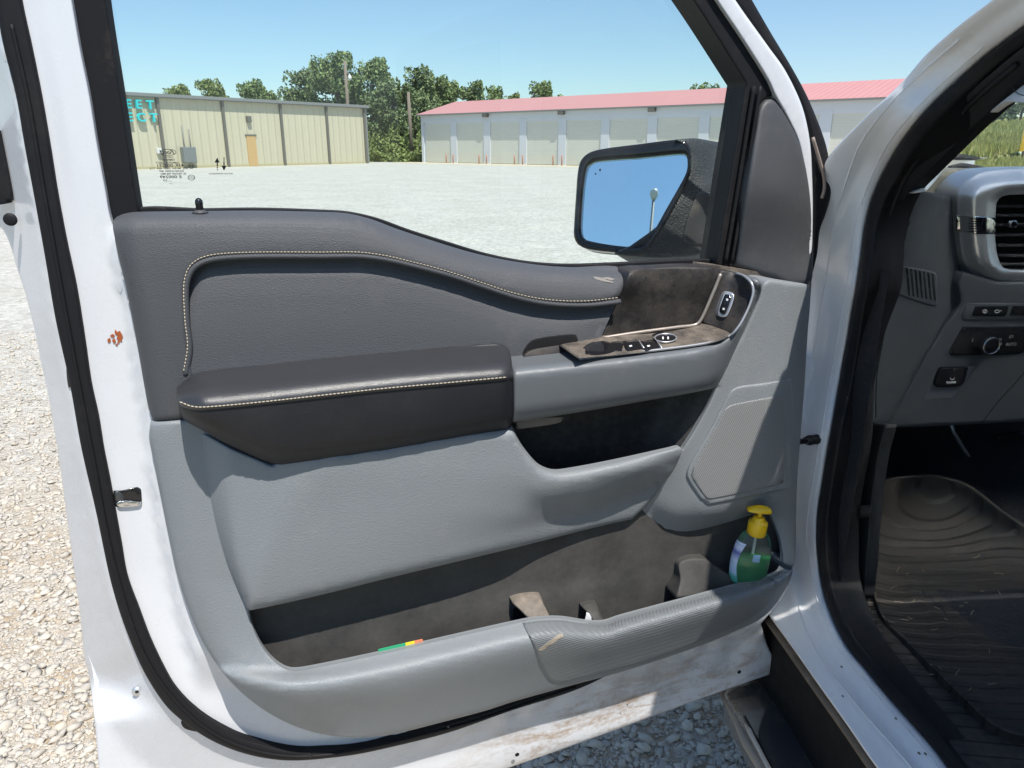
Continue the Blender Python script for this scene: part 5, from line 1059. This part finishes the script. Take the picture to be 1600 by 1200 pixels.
V, F = lathe([(.10,-.45),(.32,-.30),(.36,0),(.2,.25),(.05,.35)], 12); mk('lamp_head', [(a*.55 + .45, b*.55 - .3, c*.7 + zl) for a, b, c in V], F, m_lamp, up, M=WM[up.name])
V, F = sweep(None, [(0,0,zl+.35),(.45,-.3,zl+.35)], .04, None, n=6); mk('lamp_arm', V, F, m_wood, up, M=WM[up.name])
# light pole behind the camera, seen only in the door mirror
def mirror_point(px, py, Y0):
    Lp = Mf.hit(float(px), float(py), -.006); p = Mf.wld(Lp); d = np.array(ray(px, py)); d /= np.linalg.norm(d); n = np.array(nv); r_ = d - 2*(d @ n)*n; return p, r_
p_, r_ = mirror_point(1022, 303, 0); t = 24.; hd = p_ + r_*t; p2, r2 = mirror_point(1004, 386, 0)
lt = thing('light_pole', 'slender grey light pole with round white lamp head, reflected in the door mirror', 'light pole', Matrix.Translation((float(hd[0]), float(hd[1]), 0)))
mb = MB(); mb.tube([(0,0,0),(0,0,hd[2]-.15)], [.09,.045], 10); mb.build('pole', mat('grey_pole_steel', (.22,.22,.21), .5), lt, smooth=True, M=WM[lt.name])
V, F = lathe([(.08,-.55),(.26,-.42),(.36,-.12),(.38,.1),(.25,.32),(.03,.38)], 16); mk('lamp_head', [(a*.36, b*.36, c*.42 + hd[2] + .02) for a, b, c in V], F, m_lamp, lt, M=WM[lt.name])

# ================================================================ TREES, WEEDS, FIELD
def mleaf(name, a, b, c):
    m, N, L, B = M_(name); tc = N.new('ShaderNodeTexCoord'); gi = N.new('ShaderNodeAttribute'); gi.attribute_name = 'tint'
    n = noise(N, L, tc.outputs['Object'], .7, 3); mm = math_(N, L, 'ADD', math_(N, L, 'MULTIPLY', gi.outputs['Fac'], .55), math_(N, L, 'MULTIPLY', n.outputs[0], .5))
    r_ = ramp(N, L, mm, [(.25, a), (.55, b), (.85, c)]); L.new(r_.outputs[0], B.inputs['Base Color']); B.inputs['Roughness'].default_value = .6; B.inputs['Specular IOR Level'].default_value = .2
    return m
m_leaf = mleaf('leaf_green', (.09,.13,.05), (.17,.235,.09), (.28,.33,.14)); m_leaf2 = mleaf('leaf_dark', (.08,.115,.055), (.155,.205,.09), (.25,.30,.14)); m_leaf3 = mleaf('leaf_olive', (.09,.12,.035), (.17,.22,.07), (.27,.30,.11))
m_bark = mat('bark', (.10,.08,.065), .9, var=.3, vs=4)
def leaf_mesh(name, cen, size, m_, par, M, seed):
    g = np.random.default_rng(seed); n = len(cen); q = g.normal(size=(n,3)); q /= np.linalg.norm(q, axis=1)[:, None]; r0 = g.normal(size=(n,3)); a = np.cross(q, r0); a /= np.linalg.norm(a, axis=1)[:, None]; b = np.cross(q, a)
    sz = size * g.uniform(.6, 1.4, n)[:, None]; V = np.stack([cen + a*sz, cen + b*sz*.6, cen - a*sz, cen - b*sz*.6], 1).reshape(-1, 3); F = np.arange(4*n).reshape(n, 4)
    o = mk(name, V, F, m_, par, None, smooth=False, M=M); at = o.data.attributes.new('tint', 'FLOAT', 'POINT'); at.data.foreach_set('value', np.repeat(g.uniform(0, 1, n), 4)); return o
def tree(px, ytop, dist, wpx, label, m_, group, seed, base=0., sparse=1., cat='tree'):
    x, y = gp(px, dist); H_ = zat(ytop, dist, px) - base; W_ = wpx / FPX * dist * .5
    t = thing('tree', label, cat, Matrix.Translation((x, y, base)), group); g = np.random.default_rng(seed); M = WM[t.name]
    mb = MB(); tips = []
    mb.tube([(0,0,0),(g.normal()*.15,0,H_*.3),(g.normal()*.3,0,H_*.6),(g.normal()*.3,0,H_*.85)], [.26,.2,.12,.04], 8)
    cl = []
    nb_ = int(13 + W_*2.2)
    for k in range(nb_):
        h0 = g.uniform(.25, .98)*H_; rad = W_*math.sqrt(max(.05, 1 - ((h0/H_ - .5)/.55)**2))*g.uniform(.3, 1.); an = g.uniform(0, 6.283)
        e = np.array([rad*math.cos(an), rad*math.sin(an)*.8, h0]); s_ = np.array([0, 0, max(H_*.15, h0 - rad*.7)]); 
        mb.tube([s_, (s_+e)/2 + g.normal(size=3)*.15, e], [.09, .06, .02], 5); cl.append((e, g.uniform(.10, .19)*H_*(.7 + .3*W_/4)))
    mb.build('trunk', m_bark, t, smooth=True, M=M)
    cen = []
    for e, rr in cl:
        n = int(330*sparse*(rr/1.0)**1.35) + 90; d = g.normal(size=(n,3)); d /= np.linalg.norm(d, axis=1)[:, None]; d *= (g.uniform(0, 1, n)**.45)[:, None]; lob = 1 + .35*np.sin(d[:, :1]*5 + e[0])
        cen.append(e + d*lob*rr*[1, 1, .75])
    cen = np.vstack(cen); cen[:, 2] = np.minimum(cen[:, 2], H_*1.02 + g.uniform(0, .3, len(cen))); leaf_mesh('crown', cen, .12 + dist*.0006, m_, t, M, seed)
    return t
G1 = 'trees behind the metal buildings'
tree(345, 127, 92, 48, 'low rounded green treetop over the tan roof, just left of the tan door', m_leaf3, G1, 1)
tree(292, 134, 95, 46, 'smallest green treetop just showing over the tan roof nearest the teal lettering', m_leaf3, G1, 2)
tree(412, 129, 92, 60, 'broad low green tree over the tan building roof, right of the tan door', m_leaf, G1, 3)
tree(490, 112, 88, 62, 'ragged green tree at left edge of the tall tree clump over the tan roof', m_leaf2, G1, 4)
tree(540, 90, 84, 84, 'tallest tree of the clump, behind the pole with the yard lamp', m_leaf, G1, 5)
tree(588, 97, 88, 70, 'tall dense tree right of the lamp pole above the end of the tan building', m_leaf, G1, 6)
tree(618, 118, 82, 76, 'dense dark tree filling the gap left of the bare wooden pole', m_leaf2, G1, 7)
tree(668, 108, 90, 44, 'narrow upright tree just right of the bare wooden pole', m_leaf2, G1, 8)
tree(698, 116, 94, 50, 'medium green tree above the left end of the red roof', m_leaf, G1, 9)
tree(742, 132, 96, 40, 'small round tree over the red roof, second from its left end', m_leaf2, G1, 10)
tree(772, 137, 98, 30, 'thin sparse tree rising over the red roof beside the small round tree', m_leaf, G1, 11, sparse=.6)
tree(800, 149, 98, 44, 'low strip of treetop barely showing over the red roof', m_leaf3, G1, 12)
tree(855, 132, 92, 44, 'lone rounded tree standing over the middle of the red roof', m_leaf, G1, 13)
tree(1102, 127, 85, 54, 'wide tree over the red roof above the door mirror', m_leaf, G1, 14)
tree(650, 150, 84, 90, 'broad dark tree at the back of the gap behind the bare pole', m_leaf2, G1, 15)
tree(572, 150, 92, 80, 'deep green tree filling the space behind the tan building corner', m_leaf2, G1, 16)
# weeds between the buildings
g = np.random.default_rng(5); cen = []
for _ in range(9000):
    d_ = g.uniform(70, 80); px = g.uniform(560, 668); x, y = gp(px, d_); hmax = (.8 + 2.6*sst(70, 80, d_)) * (.7 + .5*math.sin(px*.13)*math.sin(d_*1.1)); cen.append((x, y, g.uniform(0, hmax)))
tag(leaf_mesh('weeds', np.array(cen), .16, m_leaf3, None, Matrix.Identity(4), 5), 'rough green weeds and brush growing in the gap between buildings', 'weeds', kind='stuff')
# field seen through the windscreen
fx = np.linspace(0, 1, 40); V = []; F = []
for j in range(30):
    Yd = 42 + (170-42)*(j/29)**1.3; zz = 3.6*sst(42, 170, Yd)*1.25 - .05
    for i in range(40): xr = .575 + i/39*1.2; V.append((Yd*xr, Yd, zz + .25*math.sin(i*1.7 + j)*(j > 0)))
for j in range(29):
    for i in range(39): a = j*40 + i; F.append((a, a+1, a+41, a+40))
mfld, N, L, B = M_('field_soil'); tc = N.new('ShaderNodeTexCoord'); n_ = noise(N, L, tc.outputs['Object'], .35, 6, .7); L.new(ramp(N, L, n_.outputs[0], [(.35, (.16,.19,.05)), (.5, (.30,.29,.10)), (.65, (.42,.38,.18))]).outputs[0], B.inputs['Base Color']); B.inputs['Roughness'].default_value = .95
tag(mk('field', V, F, mfld), kind='structure')
bl = MB(); g = np.random.default_rng(9); VV = []; FF = []
for k in range(26000):
    Yd = 42 + 75*g.uniform()**1.5; xr = g.uniform(.575, .80); zz = 4.5*float(sst(42, 170, Yd)) - .1; h_ = g.uniform(.4, 1.1); a = g.uniform(0, 6.28); wd_ = .05 + Yd*.0004; o = len(VV); x, y = Yd*xr, Yd
    VV += [(x - wd_*math.cos(a), y - wd_*math.sin(a), zz), (x + wd_*math.cos(a), y + wd_*math.sin(a), zz), (x + g.normal()*.18, y + g.normal()*.18, zz + h_)]; FF.append((o, o+1, o+2))
mgr = mleaf('tall_grass_blades', (.14,.19,.04), (.30,.32,.09), (.50,.46,.20)); o = mk('tall_grass', VV, FF, mgr, smooth=False); at = o.data.attributes.new('tint', 'FLOAT', 'POINT'); at.data.foreach_set('value', np.repeat(g.uniform(0, 1, len(FF)), 3))
tag(o, 'tall unmown yellow green grass on the field seen through the windscreen', 'grass', kind='stuff')
G2 = 'trees in the field beyond the windscreen'
for px, yt, dd, wp, sd_, lb in ((1556, 172, 110, 34, 21, 'bushy green tree in the field seen through the windscreen, nearest the pillar'), (1582, 181, 118, 20, 22, 'small dark cedar in the field beside the bushy green tree'), (1597, 170, 125, 30, 23, 'green tree in the field at the right edge of the windscreen view'), (1532, 190, 112, 20, 24, 'low green shrub in the field by the foot of the bushy tree')):
    tree(px, yt, dd, wp, lb, m_leaf2, G2, sd_, base=2.6)
x, y = 41*.674, 41; mb = MB(); mb.tube([(x, y, 0), (x, y, 1.9)], .16, 12); mb.tube([(x, y, 1.9), (x, y, 1.95)], [.16, .08], 12); tag(mb.build('marker_post', m_yel, smooth=True), 'yellow marker post in front of the grassy field, beyond the windscreen', 'post')
